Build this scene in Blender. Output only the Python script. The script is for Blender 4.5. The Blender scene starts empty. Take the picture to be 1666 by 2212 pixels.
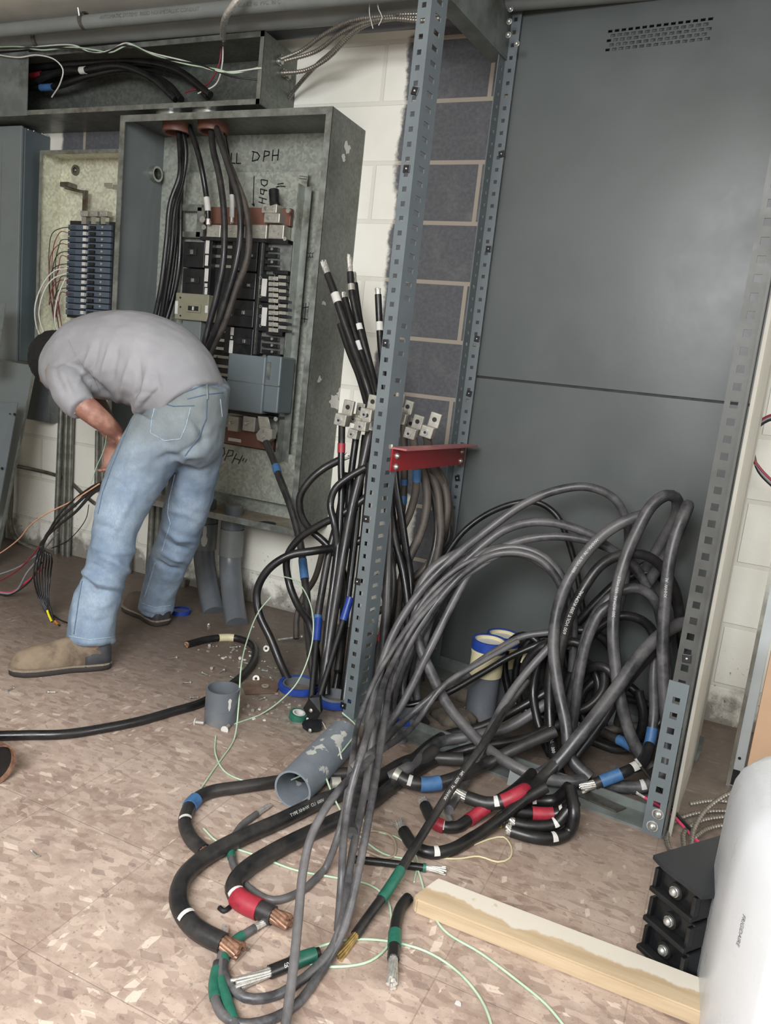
import bpy, bmesh, math, random
from mathutils import Vector, Matrix, noise
random.seed(7)
R0 = random.Random(11)
SC = bpy.context.scene
COL = SC.collection
# ------------------------------------------------------------------ camera
F_, CX, CY = 1655.0, 833.0, 1106.0
CAM = Vector((0.0, -2.65, 1.0))
_d = Vector((-200 - CX, 10400 - CY, F_)).normalized()
_h = Vector((-2950 - CX, 400 - CY, F_)).normalized()
_h = (_h - _d * _h.dot(_d)).normalized()
_X = -_h; _Z = -_d; _Y = _Z.cross(_X)
RW = Matrix((_X, _Y, _Z))            # camera vector -> world vector
cam_d = bpy.data.cameras.new('camera'); cam = bpy.data.objects.new('camera', cam_d); COL.objects.link(cam)
cam_d.sensor_fit = 'VERTICAL'; cam_d.sensor_height = 36.0; cam_d.lens = F_ / 2212 * 36.0
cam_d.clip_start = 0.01
M3 = Matrix((RW @ Vector((1, 0, 0)), RW @ Vector((0, -1, 0)), RW @ Vector((0, 0, -1)))).transposed()
cam.matrix_world = Matrix.Translation(CAM) @ M3.to_4x4()
SC.camera = cam
def ray(px, py): return RW @ Vector(((px - CX) / F_, (py - CY) / F_, 1.0))
def W(px, py, y):                    # pixel -> point on the plane y = const
    r = ray(px, py); return CAM + r * ((y - CAM.y) / r.y)
def G(px, py, z=0.0):                # pixel -> point on the plane z = const
    r = ray(px, py); return CAM + r * ((z - CAM.z) / r.z)
def toPX(p):
    q = RW.transposed() @ (Vector(p) - CAM); return (CX + F_ * q.x / q.z, CY + F_ * q.y / q.z)
def dist(p): return (RW.transposed() @ (Vector(p) - CAM)).z
# ------------------------------------------------------------------ light, world, exposure
SC.view_settings.view_transform = 'Standard'; SC.view_settings.look = 'None'
SC.view_settings.gamma = 1.0; SC.view_settings.use_curve_mapping = False
SC.view_settings.exposure = 0.58
wd = bpy.data.worlds.new('world'); SC.world = wd; wd.use_nodes = True
wd.node_tree.nodes['Background'].inputs[0].default_value = (0.93, 0.97, 1.0, 1)
wd.node_tree.nodes['Background'].inputs[1].default_value = 0.36
def area(name, loc, target, sx, sy, power, col):
    l = bpy.data.lights.new(name, 'AREA'); l.shape = 'RECTANGLE'; l.size = sx; l.size_y = sy; l.energy = power; l.color = col
    o = bpy.data.objects.new(name, l); COL.objects.link(o); o.location = loc
    o.rotation_euler = (Vector(target) - Vector(loc)).to_track_quat('-Z', 'Y').to_euler(); return o
area('doorway_daylight', (-0.45, -3.7, 1.95), (-0.85, -1.75, 0.0), 1.6, 1.5, 120, (0.975, 0.985, 1.0))
area('side_daylight', (2.6, -2.2, 1.5), (-0.6, -0.9, 0.4), 1.2, 1.6, 36, (0.97, 0.985, 1.0))
# ------------------------------------------------------------------ materials
def lin(c):
    return tuple(((v / 12.92) if v <= 0.04045 else ((v + 0.055) / 1.055) ** 2.4) for v in c)
def rgb(h): return lin((int(h[0:2], 16) / 255, int(h[2:4], 16) / 255, int(h[4:6], 16) / 255))
def c4(c): return (c[0], c[1], c[2], 1.0)
class NT:
    def __init__(s, name):
        s.m = bpy.data.materials.new(name); s.m.use_nodes = True; s.t = s.m.node_tree
        s.b = s.t.nodes['Principled BSDF']
    def n(s, typ, **kw):
        nd = s.t.nodes.new(typ)
        for k, v in kw.items():
            if k.startswith('i_'):
                key = k[2:]; key = int(key) if key.isdigit() else key.replace('_', ' ')
                s.set(nd.inputs[key], v)
            else: setattr(nd, k, v)
        return nd
    def set(s, inp, v):
        if hasattr(v, 'is_linked') or isinstance(v, bpy.types.NodeSocket): s.t.links.new(v, inp)
        else: inp.default_value = v
    def math(s, op, a, b=0.0, c=None, clamp=False):
        nd = s.t.nodes.new('ShaderNodeMath'); nd.operation = op; nd.use_clamp = clamp
        s.set(nd.inputs[0], a); s.set(nd.inputs[1], b)
        if c is not None: s.set(nd.inputs[2], c)
        return nd.outputs[0]
    def mix(s, f, a, b, typ='MIX'):
        nd = s.t.nodes.new('ShaderNodeMix'); nd.data_type = 'RGBA'; nd.blend_type = typ
        s.set(nd.inputs[0], f)
        for i, v in ((6, a), (7, b)):
            s.set(nd.inputs[i], c4(v) if isinstance(v, tuple) and len(v) == 3 else v)
        return nd.outputs[2]
    def smooth(s, v, lo, hi, a=0.0, b=1.0):
        nd = s.t.nodes.new('ShaderNodeMapRange'); nd.interpolation_type = 'SMOOTHSTEP'
        s.set(nd.inputs[0], v)
        for i, x in ((1, lo), (2, hi), (3, a), (4, b)): s.set(nd.inputs[i], x)
        return nd.outputs[0]
    def coord(s, kind='Object'): return s.n('ShaderNodeTexCoord').outputs[kind]
    def noise(s, vec, scale, detail=4.0, rough=0.6, out=0):
        nd = s.n('ShaderNodeTexNoise'); s.set(nd.inputs['Vector'], vec); nd.inputs['Scale'].default_value = scale
        nd.inputs['Detail'].default_value = detail; nd.inputs['Roughness'].default_value = rough
        return nd.outputs[out]
    def mapping(s, vec, loc=(0, 0, 0), rot=(0, 0, 0), sc=(1, 1, 1)):
        nd = s.n('ShaderNodeMapping'); s.set(nd.inputs[0], vec); nd.inputs[1].default_value = loc
        nd.inputs[2].default_value = rot; nd.inputs[3].default_value = sc; return nd.outputs[0]
    def bump(s, h, strength=0.3, dist=0.01):
        nd = s.n('ShaderNodeBump'); nd.inputs['Strength'].default_value = strength; nd.inputs['Distance'].default_value = dist
        s.set(nd.inputs['Height'], h); s.set(s.b.inputs['Normal'], nd.outputs[0]); return nd
    def out(s, col=None, rough=None, metal=None, spec=None):
        if col is not None: s.set(s.b.inputs['Base Color'], c4(col) if isinstance(col, tuple) and len(col) == 3 else col)
        if rough is not None: s.set(s.b.inputs['Roughness'], rough)
        if metal is not None: s.set(s.b.inputs['Metallic'], metal)
        if spec is not None: s.set(s.b.inputs['Specular IOR Level'], spec)
        return s.m
def pm(name, col, rough=0.5, metal=0.0, var=0.12, scale=18.0, bump=0.0, dirt=None, dirt_amt=0.35, spec=None, bscale=60.0):
    """general procedural material: base colour, mottling, optional dirt patches and bump"""
    s = NT(name); co = s.coord()
    n1 = s.noise(co, scale, 5)
    col = tuple(col)
    dark = tuple(v * (1 - var) for v in col); lite = tuple(min(1, v * (1 + var)) for v in col)
    c = s.mix(s.smooth(n1, .3, .7), dark, lite)
    if dirt is not None:
        n2 = s.noise(co, scale * .45, 8, .7)
        c = s.mix(s.smooth(n2, .62 - dirt_amt * .3, .75 - dirt_amt * .2, 0, .85), c, dirt)
    r = s.smooth(n1, .3, .7, max(0, rough - .06), min(1, rough + .08))
    if bump: s.bump(s.noise(co, bscale, 4), bump, .004)
    return s.out(c, r, metal, spec)
MT = {}
MT['grey'] = pm('grey_painted_steel', rgb('697070'), .42, 0, .07, 6, .05)
MT['grey_d'] = pm('weathered_grey_steel', rgb('676d6a'), .5, .15, .2, 14, .08, rgb('4b4a44'), .35)
MT['post'] = pm('blue_grey_painted_steel', rgb('5e6669'), .45, 0, .06, 9, .04, rgb('72756f'), .15)
MT['galv'] = pm('galvanised_steel', rgb('8d918c'), .38, .75, .22, 26, .05, rgb('6a675c'), .35)
MT['galv_b'] = pm('bright_steel', rgb('b9bab2'), .25, .9, .1, 12, .03)
MT['tarn'] = pm('tarnished_steel', rgb('6e6c66'), .4, .8, .3, 20, .1, rgb('5a4632'), .4)
MT['bolt'] = pm('zinc_bolt', rgb('bfc0bb'), .3, .8, .1, 40)
MT['alu'] = pm('aluminium', rgb('d3d1ca'), .3, .7, .15, 90)
MT['lug'] = pm('lug_aluminium', rgb('a6a399'), .42, .45, .12, 60, .04)
MT['copper'] = pm('copper', rgb('8f6d59'), .45, .5, .3, 90)
MT['brown_ins'] = pm('red_brown_insulator', rgb('6a4639'), .5, 0, .12, 10)
MT['black'] = pm('black_plastic', rgb('17181a'), .35, 0, .3, 30)
MT['black_d'] = pm('matt_black', rgb('101112'), .6, 0, .3, 30)
MT['white'] = pm('white_label', rgb('c4c3be'), .6, 0, .06, 40)
MT['red'] = pm('red_tape', rgb('932735'), .45, 0, .15, 60)
MT['redpaint'] = pm('red_painted_steel', rgb('852126'), .4, 0, .1, 10, .04)
MT['pinkedge'] = pm('pale_red_paint', rgb('985c5d'), .5, 0, .15, 10)  # paler red for the bracket's top leg
MT['blue'] = pm('blue_tape', rgb('3d6590'), .5, 0, .15, 60)
MT['blue_p'] = pm('blue_plastic', rgb('213d88'), .35, 0, .15, 30)
MT['green'] = pm('green_tape', rgb('245f4e'), .42, 0, .15, 60)
MT['yellow'] = pm('yellow_tape', rgb('d8d020'), .45, 0, .1, 60)
MT['orange'] = pm('orange_wire', rgb('c2702a'), .45, 0, .1, 60)
MT['cream'] = pm('cream_plastic', rgb('c5bc98'), .5, 0, .06, 20, .02)
MT['ivory'] = pm('old_beige_plastic', rgb('7f7d6a'), .45, 0, .08, 20)
MT['pvc'] = pm('grey_pvc', rgb('5d6267'), .4, 0, .1, 10, .02, rgb('7d7468'), .25)
MT['pvc_l'] = pm('light_grey_pvc', rgb('727674'), .45, 0, .08, 10)
MT['wood'] = None
# ------------------------------------------------------------------ mesh builder
def frame_of(t):
    t = t.normalized(); a = Vector((0, 0, 1)) if abs(t.z) < .9 else Vector((1, 0, 0))
    n = t.cross(a).normalized(); return n, t.cross(n).normalized()
def catmull(P, step=.012, closed=False):
    out = []
    n = len(P)
    for i in range(n - 1):
        p0 = P[max(i - 1, 0)]; p1 = P[i]; p2 = P[i + 1]; p3 = P[min(i + 2, n - 1)]
        if i == 0: p0 = p1 * 2 - p2
        if i + 2 > n - 1: p3 = p2 * 2 - p1
        # centripetal
        def td(a, b): return max((b - a).length, 1e-6) ** .5
        t0 = 0; t1 = t0 + td(p0, p1); t2 = t1 + td(p1, p2); t3 = t2 + td(p2, p3)
        k = max(2, int((p2 - p1).length / step))
        for j in range(k):
            t = t1 + (t2 - t1) * j / k
            a1 = p0 * ((t1 - t) / (t1 - t0)) + p1 * ((t - t0) / (t1 - t0))
            a2 = p1 * ((t2 - t) / (t2 - t1)) + p2 * ((t - t1) / (t2 - t1))
            a3 = p2 * ((t3 - t) / (t3 - t2)) + p3 * ((t - t2) / (t3 - t2))
            b1 = a1 * ((t2 - t) / (t2 - t0)) + a2 * ((t - t0) / (t2 - t0))
            b2 = a2 * ((t3 - t) / (t3 - t1)) + a3 * ((t - t1) / (t3 - t1))
            out.append(b1 * ((t2 - t) / (t2 - t1)) + b2 * ((t - t1) / (t2 - t1)))
    out.append(P[-1].copy()); return out
class MB:
    def __init__(s): s.v = []; s.f = []; s.smooth = []
    def add(s, vs, fs, smooth=False):
        b = len(s.v); s.v += [Vector(v) for v in vs]
        s.f += [tuple(i + b for i in f) for f in fs]; s.smooth += [smooth] * len(fs); return s
    def box(s, c, size, rot=None, bev=0.0):
        c = Vector(c); hx, hy, hz = (v / 2 for v in size)
        M = rot if rot is not None else Matrix.Identity(3)
        if bev <= 0:
            vs = [c + M @ Vector((x * hx, y * hy, z * hz)) for x in (-1, 1) for y in (-1, 1) for z in (-1, 1)]
            fs = [(0, 1, 3, 2), (4, 6, 7, 5), (0, 4, 5, 1), (2, 3, 7, 6), (0, 2, 6, 4), (1, 5, 7, 3)]
            return s.add(vs, fs)
        bm = bmesh.new(); bmesh.ops.create_cube(bm, size=1.0)
        for v in bm.verts: v.co = Vector((v.co.x * size[0], v.co.y * size[1], v.co.z * size[2]))
        bmesh.ops.bevel(bm, geom=bm.edges[:], offset=min(bev, min(size) * .45), segments=2, affect='EDGES', profile=.5)
        bm.verts.index_update()
        s.add([c + M @ v.co for v in bm.verts], [[v.index for v in f.verts] for f in bm.faces]); bm.free(); return s
    def bx(s, a, b, bev=0.0):          # box from two corners
        a = Vector(a); b = Vector(b); return s.box((a + b) / 2, (abs(b.x - a.x), abs(b.y - a.y), abs(b.z - a.z)), None, bev)
    def quad(s, a, b, c, d): return s.add([a, b, c, d], [(0, 1, 2, 3)])
    def tube(s, P, r, n=10, cap=True, smooth=True, rings=None):
        P = [Vector(p) for p in P]; k = len(P); vs = []; fs = []
        T = [(P[min(i + 1, k - 1)] - P[max(i - 1, 0)]) for i in range(k)]
        T = [t.normalized() if t.length > 1e-9 else Vector((0, 0, 1)) for t in T]
        nrm, _ = frame_of(T[0])
        for i in range(k):
            nrm = (nrm - T[i] * nrm.dot(T[i]))
            nrm = nrm.normalized() if nrm.length > 1e-6 else frame_of(T[i])[0]
            bn = T[i].cross(nrm); ri = r[i] if isinstance(r, (list, tuple)) else r
            for j in range(n):
                a = 2 * math.pi * j / n; vs.append(P[i] + (nrm * math.cos(a) + bn * math.sin(a)) * ri)
        for i in range(k - 1):
            for j in range(n):
                fs.append((i * n + j, i * n + (j + 1) % n, (i + 1) * n + (j + 1) % n, (i + 1) * n + j))
        s.add(vs, fs, smooth)
        if cap:
            b = len(s.v); s.v += [v.copy() for v in vs[:n]] + [v.copy() for v in vs[-n:]]
            s.f += [tuple(b + j for j in reversed(range(n))), tuple(b + n + j for j in range(n))]; s.smooth += [False, False]
        return s
    def cyl(s, a, b, r, n=16, r2=None, cap=True): return s.tube([a, b], [r, r2 if r2 is not None else r], n, cap)
    def ring(s, a, b, r, ri, n=24):       # thick-walled pipe piece
        a = Vector(a); b = Vector(b); u, w = frame_of(b - a); vs = []; fs = []
        for c, rr in ((a, r), (b, r), (b, ri), (a, ri)):
            for j in range(n):
                t = 2 * math.pi * j / n; vs.append(c + (u * math.cos(t) + w * math.sin(t)) * rr)
        for q in range(4):
            p = [v.copy() for v in vs[q * n:(q + 1) * n]] + [v.copy() for v in vs[((q + 1) % 4) * n:((q + 1) % 4) * n + n]]
            s.add(p, [(j, (j + 1) % n, n + (j + 1) % n, n + j) for j in range(n)], q in (0, 2))
        return s
    def sphere(s, c, r, sc=(1, 1, 1), n=12, rot=None):
        c = Vector(c); vs = []; fs = []; m = n // 2; M = rot if rot is not None else Matrix.Identity(3)
        for i in range(m + 1):
            th = math.pi * i / m
            for j in range(n):
                ph = 2 * math.pi * j / n
                vs.append(c + M @ Vector((r * sc[0] * math.sin(th) * math.cos(ph), r * sc[1] * math.sin(th) * math.sin(ph), r * sc[2] * math.cos(th))))
        for i in range(m):
            for j in range(n):
                fs.append((i * n + j, (i + 1) * n + j, (i + 1) * n + (j + 1) % n, i * n + (j + 1) % n))
        return s.add(vs, fs, True)
    def loft(s, rings, smooth=True, cap=True):
        n = len(rings[0]); vs = [v for r in rings for v in r]; fs = []
        for i in range(len(rings) - 1):
            for j in range(n): fs.append((i * n + j, i * n + (j + 1) % n, (i + 1) * n + (j + 1) % n, (i + 1) * n + j))
        s.add(vs, fs, smooth)
        if cap:
            b = len(s.v) - len(vs); s.f += [tuple(b + j for j in reversed(range(n))), tuple(b + (len(rings) - 1) * n + j for j in range(n))]; s.smooth += [False, False]
        return s
    def prism(s, poly, d):              # polygon (3D points) extruded by vector d
        poly = [Vector(p) for p in poly]; n = len(poly); d = Vector(d)
        fs = [tuple(range(n)), tuple(reversed(range(n, 2 * n)))] + [(i, i + n, (i + 1) % n + n, (i + 1) % n) for i in range(n)]
        return s.add(poly + [p + d for p in poly], fs)
    def build(s, name, mat, parent=None, origin=None, fixn=True):
        me = bpy.data.meshes.new(name)
        if parent is not None: off = parent.matrix_basis.inverted()
        elif origin is not None: off = Matrix.Translation(-Vector(origin))
        else:
            mn = Vector((min(v[i] for v in s.v) for i in range(3))); mx = Vector((max(v[i] for v in s.v) for i in range(3)))
            origin = Vector(((mn.x + mx.x) / 2, (mn.y + mx.y) / 2, mn.z)); off = Matrix.Translation(-origin)
        if parent is not None and parent.parent is not None: off = off @ parent.parent.matrix_basis.inverted()
        me.from_pydata([off @ v for v in s.v], [], s.f); me.polygons.foreach_set('use_smooth', s.smooth)
        me.update()
        if fixn:
            bm = bmesh.new(); bm.from_mesh(me); bmesh.ops.recalc_face_normals(bm, faces=bm.faces); bm.to_mesh(me); bm.free()
        if mat is not None: me.materials.append(MT[mat] if isinstance(mat, str) else mat)
        o = bpy.data.objects.new(name, me); COL.objects.link(o)
        if parent is not None: o.parent = parent
        else: o.location = origin
        return o
def thing(name, label, cat, loc, group=None, rot=0.0):
    o = bpy.data.objects.new(name, None); COL.objects.link(o); o.location = loc; o.rotation_euler = (0, 0, rot)
    o.empty_display_size = .05; o['label'] = label; o['category'] = cat
    if group: o['group'] = group
    return o
def tag(o, label=None, cat=None, group=None, kind=None):
    if label: o['label'] = label
    if cat: o['category'] = cat
    if group: o['group'] = group
    if kind: o['kind'] = kind
    return o
def struct(o): o['kind'] = 'structure'; return o
def text_mesh(txt, size, font=None):
    cu = bpy.data.curves.new('t', 'FONT'); cu.body = txt; cu.size = size; cu.align_x = 'CENTER'; cu.align_y = 'CENTER'
    cu.resolution_u = 2
    o = bpy.data.objects.new('t', cu); COL.objects.link(o); dg = bpy.context.evaluated_depsgraph_get(); dg.update()
    me = bpy.data.meshes.new_from_object(o.evaluated_get(dg)); bpy.data.objects.remove(o)
    vs = [v.co.copy() for v in me.vertices]; fs = [tuple(p.vertices) for p in me.polygons]; bpy.data.meshes.remove(me)
    return vs, fs
def put_text(txt, size, origin, xdir, ydir, name, mat, parent, sx=1.0):
    vs, fs = text_mesh(txt, size); x = Vector(xdir).normalized(); y = Vector(ydir).normalized(); o = Vector(origin)
    m = MB(); m.add([o + x * v.x * sx + y * v.y for v in vs], fs); return m.build(name, mat, parent, fixn=False)
def strokes(polys, w, nrm, name, mat, parent):
    """pen strokes: flat ribbons lying on a surface with the given normal"""
    m = MB(); nrm = Vector(nrm).normalized()
    for pl in polys:
        P = [Vector(p) for p in pl]
        for a, b in zip(P[:-1], P[1:]):
            d = (b - a); 
            if d.length < 1e-6: continue
            d.normalize(); s_ = nrm.cross(d) * w / 2; a2 = a - d * w * .3; b2 = b + d * w * .3
            m.quad(a2 - s_, b2 - s_, b2 + s_, a2 + s_)
    return m.build(name, mat, parent, fixn=False)
# ================================================================== THE SETTING
def wall_mat():
    s = NT('painted_block_wall'); co = s.coord(); sep = s.n('ShaderNodeSeparateXYZ'); s.set(sep.inputs[0], co)
    x, z = sep.outputs[0], sep.outputs[2]
    cb = s.n('ShaderNodeCombineXYZ'); s.set(cb.inputs[0], s.math('ADD', x, -.068)); s.set(cb.inputs[1], s.math('ADD', z, .075))
    br = s.n('ShaderNodeTexBrick'); s.set(br.inputs['Vector'], cb.outputs[0]); br.inputs['Scale'].default_value = 1
    br.inputs['Brick Width'].default_value = .4064; br.inputs['Row Height'].default_value = .2032
    br.inputs['Mortar Size'].default_value = .0085; br.inputs['Mortar Smooth'].default_value = .25; br.offset = .5
    mort = br.outputs['Fac']
    n = s.noise(co, 9, 6, .65); nf = s.noise(co, 70, 4, .7); nb = s.noise(co, 3, 3)
    def box(x0, x1, z0, z1, e=.02, amp=.05):
        xx = s.math('ADD', x, s.math('MULTIPLY', s.math('SUBTRACT', n, .5), amp))
        zz = s.math('ADD', z, s.math('MULTIPLY', s.math('SUBTRACT', n, .5), amp))
        a = s.math('MULTIPLY', s.smooth(xx, x0, x0 + e), s.smooth(xx, x1 - e, x1, 1, 0))
        b = s.math('MULTIPLY', s.smooth(zz, z0, z0 + e), s.smooth(zz, z1 - e, z1, 1, 0))
        return s.math('MULTIPLY', a, b)
    un = s.math('MAXIMUM', box(-1.275, -.55, .55, 2.19, .02, .09), box(-1.19, -.55, 1.9, 2.22, .02, .07))
    un = s.math('MAXIMUM', un, box(-1.05, -.55, 0, .7, .02, .07))
    un = s.math('MAXIMUM', un, box(-2.92, -2.30, 1.70, 1.93, .02, .06))
    paint = s.mix(s.smooth(nb, .3, .7), rgb('dad8cc'), rgb('e4e2d8'))
    paint = s.mix(s.math('MULTIPLY', mort, .25), paint, rgb('a8a496'))
    block = s.mix(s.smooth(nf, .3, .8), rgb('4d4e52'), rgb('5f6063'))
    block = s.mix(s.smooth(n, .5, .8, 0, .35), block, rgb('8d8a85'))
    bare = s.mix(s.smooth(mort, .2, .8), block, rgb('989083'))
    c = s.mix(un, paint, bare)
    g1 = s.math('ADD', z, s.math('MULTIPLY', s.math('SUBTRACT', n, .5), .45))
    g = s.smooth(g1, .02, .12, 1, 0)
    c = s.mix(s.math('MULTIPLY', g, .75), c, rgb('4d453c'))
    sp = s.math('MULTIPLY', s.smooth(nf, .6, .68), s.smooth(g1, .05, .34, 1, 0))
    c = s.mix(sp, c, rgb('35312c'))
    h = s.math('SUBTRACT', s.math('MULTIPLY', nf, .25), mort)
    s.bump(h, .5, .005)
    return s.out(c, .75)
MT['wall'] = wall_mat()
def plaster(name, col):
    return pm(name, col, .85, 0, .1, 4, .15, None, 0, None, 25)
def floor_mat():
    s = NT('vinyl_tile_floor'); co = s.coord()
    cs = NT.n(s, 'ShaderNodeSeparateXYZ'); s.set(cs.inputs[0], co); x, y = cs.outputs[0], cs.outputs[1]
    ck = s.n('ShaderNodeTexChecker'); s.set(ck.inputs[0], co); ck.inputs['Scale'].default_value = 1 / .3048
    chk = ck.outputs['Fac']
    nd = s.noise(co, 6, 3, out=1)
    wob = s.n('ShaderNodeVectorMath', operation='MULTIPLY_ADD'); s.set(wob.inputs[0], nd); wob.inputs[1].default_value = (.05, .05, .0); s.set(wob.inputs[2], co)
    def flecks(scx, scy, off, thr):
        mp = s.mapping(wob.outputs[0], off, (0, 0, .35), (scx, scy, 1))
        v = s.n('ShaderNodeTexVoronoi'); s.set(v.inputs['Vector'], mp); v.inputs['Scale'].default_value = 1.0
        v.distance = 'MANHATTAN'
        cc = s.n('ShaderNodeSeparateColor'); s.set(cc.inputs[0], v.outputs['Color'])
        sz = s.smooth(cc.outputs[0], thr, 1.0, .0, .56)
        m = s.math('LESS_THAN', v.outputs['Distance'], sz)
        return m, cc.outputs[1]
    f1, r1 = flecks(19, 56, (0, 0, 0), .42); f2, r2 = flecks(54, 21, (3.3, 1.7, 0), .42)
    f3, r3 = flecks(38, 84, (7, 2, 0), .45); f4, r4 = flecks(75, 43, (1, 8, 0), .45)
    fa = s.mix(chk, f1, f2); fb = s.mix(chk, f3, f4)
    n = s.noise(co, 5, 6, .65); nf = s.noise(co, 45, 5, .7); nb = s.noise(co, 1.7, 4, .6)
    base = s.mix(s.smooth(nf, .3, .75), rgb('8f7b6e'), rgb('ae9b8e'))
    base = s.mix(s.smooth(n, .38, .62, 0, .75), base, rgb('bcaa9c'))
    fl = s.mix(s.smooth(nf, .4, .7, 0, .4), rgb('c4ad9b'), rgb('a28973'))
    c = s.mix(s.math('MULTIPLY', fb, .40), base, fl); c = s.mix(s.math('MULTIPLY', fa, .55), c, rgb('e2d4c4'))
    mpc = s.mapping(wob.outputs[0], (4, 9, 0), (0, 0, .35), (34, 78, 1)); vc = s.n('ShaderNodeTexVoronoi'); s.set(vc.inputs['Vector'], mpc); vc.inputs['Scale'].default_value = 1.0
    sv = s.n('ShaderNodeSeparateColor'); s.set(sv.inputs[0], vc.outputs['Color'])
    c = s.mix(s.math('MULTIPLY', s.smooth(sv.outputs[0], .45, 1.0), .42), c, rgb('c6b3a4')); c = s.mix(s.math('MULTIPLY', s.smooth(sv.outputs[1], .5, 1.0), .45), c, rgb('7d675c'))
    c = s.mix(s.math('MULTIPLY', s.smooth(s.noise(co, 90, 4, .75), .56, .66), .55), c, rgb('6a564c'))
    dk, _ = flecks(20, 45, (11, 5, 0), .6)
    c = s.mix(s.math('MULTIPLY', dk, .5), c, rgb('73605a'))
    # tile joints
    def edge(v):
        fr = s.math('FRACT', s.math('DIVIDE', v, .3048)); d = s.math('ABSOLUTE', s.math('SUBTRACT', fr, .5))
        return s.smooth(d, .494, .499)
    e = s.math('MAXIMUM', edge(x), edge(y)); c = s.mix(s.math('MULTIPLY', e, .28), c, rgb('4a3d35'))
    # black dirt marks and white plaster dust around the conduits
    mk = s.smooth(s.noise(co, 11, 9, .78), .62, .70, 0, .8); c = s.mix(mk, c, rgb('3a302a'))
    def blob(cx, cy, r, amp=.5):
        dx = s.math('SUBTRACT', x, cx); dy = s.math('SUBTRACT', y, cy)
        d = s.math('SQRT', s.math('ADD', s.math('MULTIPLY', dx, dx), s.math('MULTIPLY', dy, dy)))
        d = s.math('ADD', d, s.math('MULTIPLY', s.math('SUBTRACT', nf, .5), amp)); d = s.math('ADD', d, s.math('MULTIPLY', s.math('SUBTRACT', n, .5), amp))
        return s.smooth(d, r * .5, r, 1, 0)
    dust = s.math('MAXIMUM', blob(-1.15, -.62, .24), blob(-1.28, -.42, .22))
    dust = s.math('MAXIMUM', dust, blob(-.70, -.42, .34)); dust = s.math('MAXIMUM', dust, blob(-.98, -.78, .16))
    c = s.mix(s.math('MULTIPLY', dust, .62), c, s.mix(s.smooth(nf, .35, .6), rgb('6e6a60'), rgb('b9b5a6')))
    # grime towards the wall, plus the floor's light falloff painted into the colour
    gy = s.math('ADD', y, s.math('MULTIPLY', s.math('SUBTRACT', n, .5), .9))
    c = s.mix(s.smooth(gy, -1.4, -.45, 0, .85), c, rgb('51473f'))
    s.bump(s.math('ADD', s.math('MULTIPLY', nf, .5), s.math('MULTIPLY', e, -.8)), .25, .003)
    return s.out(c, s.smooth(n, .3, .7, .42, .62))
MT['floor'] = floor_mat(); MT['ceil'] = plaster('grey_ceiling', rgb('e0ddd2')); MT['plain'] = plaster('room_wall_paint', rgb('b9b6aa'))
ZC = 2.28
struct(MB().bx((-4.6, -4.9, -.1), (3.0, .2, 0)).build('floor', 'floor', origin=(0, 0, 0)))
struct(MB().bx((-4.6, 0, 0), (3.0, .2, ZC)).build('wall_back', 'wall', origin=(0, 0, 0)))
struct(MB().bx((-4.6, -4.9, ZC), (3.0, .2, ZC + .1)).build('ceiling', 'ceil', origin=(0, 0, 0)))
struct(MB().bx((-4.7, -4.9, 0), (-4.6, .2, ZC)).build('wall_left', 'plain', origin=(0, 0, 0)))
# ================================================================== SWITCHBOARD FRAME (rotated 6 degrees to the wall)
FA = Vector((-.903, -.735, 0)); FU = Vector((.9945, -.1045, 0)); FV = Vector((.1045, .9945, 0)); UP = Vector((0, 0, 1))
def fp(u, v, z): return FA + FU * u + FV * v + UP * z
def holed_strip(o, along, across, L, Wd, hs, pitch, start, thick, skip=(), name='x', hw=None):
    """flat bar with a row of square holes, real thickness. o = corner, along/across unit vectors"""
    nrm = along.cross(across).normalized(); m = MB(); hw = hw or hs
    a0 = Wd / 2 - hw / 2; a1 = Wd / 2 + hw / 2
    cuts = [0.0]; k = start; holes = []
    i = 0
    while k + hs < L - .005:
        if i not in skip: holes.append((k, k + hs))
        k += pitch; i += 1
    def P(l, a, t): return o + along * l + across * a + nrm * t
    def blk(l0, l1, b0, b1):
        m.add([P(l, a, t) for l in (l0, l1) for a in (b0, b1) for t in (0, thick)],
              [(0, 1, 3, 2), (4, 6, 7, 5), (0, 4, 5, 1), (2, 3, 7, 6), (0, 2, 6, 4), (1, 5, 7, 3)])
    blk(0, L, 0, a0); blk(0, L, a1, Wd); p = 0.0
    for h0, h1 in holes: blk(p, h0, a0, a1); p = h1
    blk(p, L, a0, a1); return m
frame = thing('switchboard_frame', 'tall blue-grey steel switchboard frame of perforated posts with a solid grey back panel', 'frame', FA)
ZT = 2.235
PW_, PS = .036, .082
# front left post: front flange + side flange
m = holed_strip(fp(0, 0, 0), UP, FU, ZT, PW_, .0125, .0365, .05, .003)
m2 = holed_strip(fp(PW_, 0, 0), UP, FV, ZT, PS, .0125, .0365, .035, -.003, hw=.03, skip=(22, 23, 24, 27, 31))
m.v += m2.v if False else []
b = len(m.v); m.v += m2.v; m.f += [tuple(i + b for i in f) for f in m2.f]; m.smooth += m2.smooth
lp = m.build('front_post', 'post', frame); lp['label'] = 'left front post with square holes'
# rear left post
m = holed_strip(fp(.0, .56 - .052, .0), UP, FV, ZT - .06, .052, .011, .0365, .03, .003)
m2 = holed_strip(fp(.0, .56, .0), UP, FU, ZT - .06, .036, .011, .0365, .03, -.003)
b = len(m.v); m.v += m2.v; m.f += [tuple(i + b for i in f) for f in m2.f]; m.smooth += m2.smooth
m.build('rear_post', 'post', frame)
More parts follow.
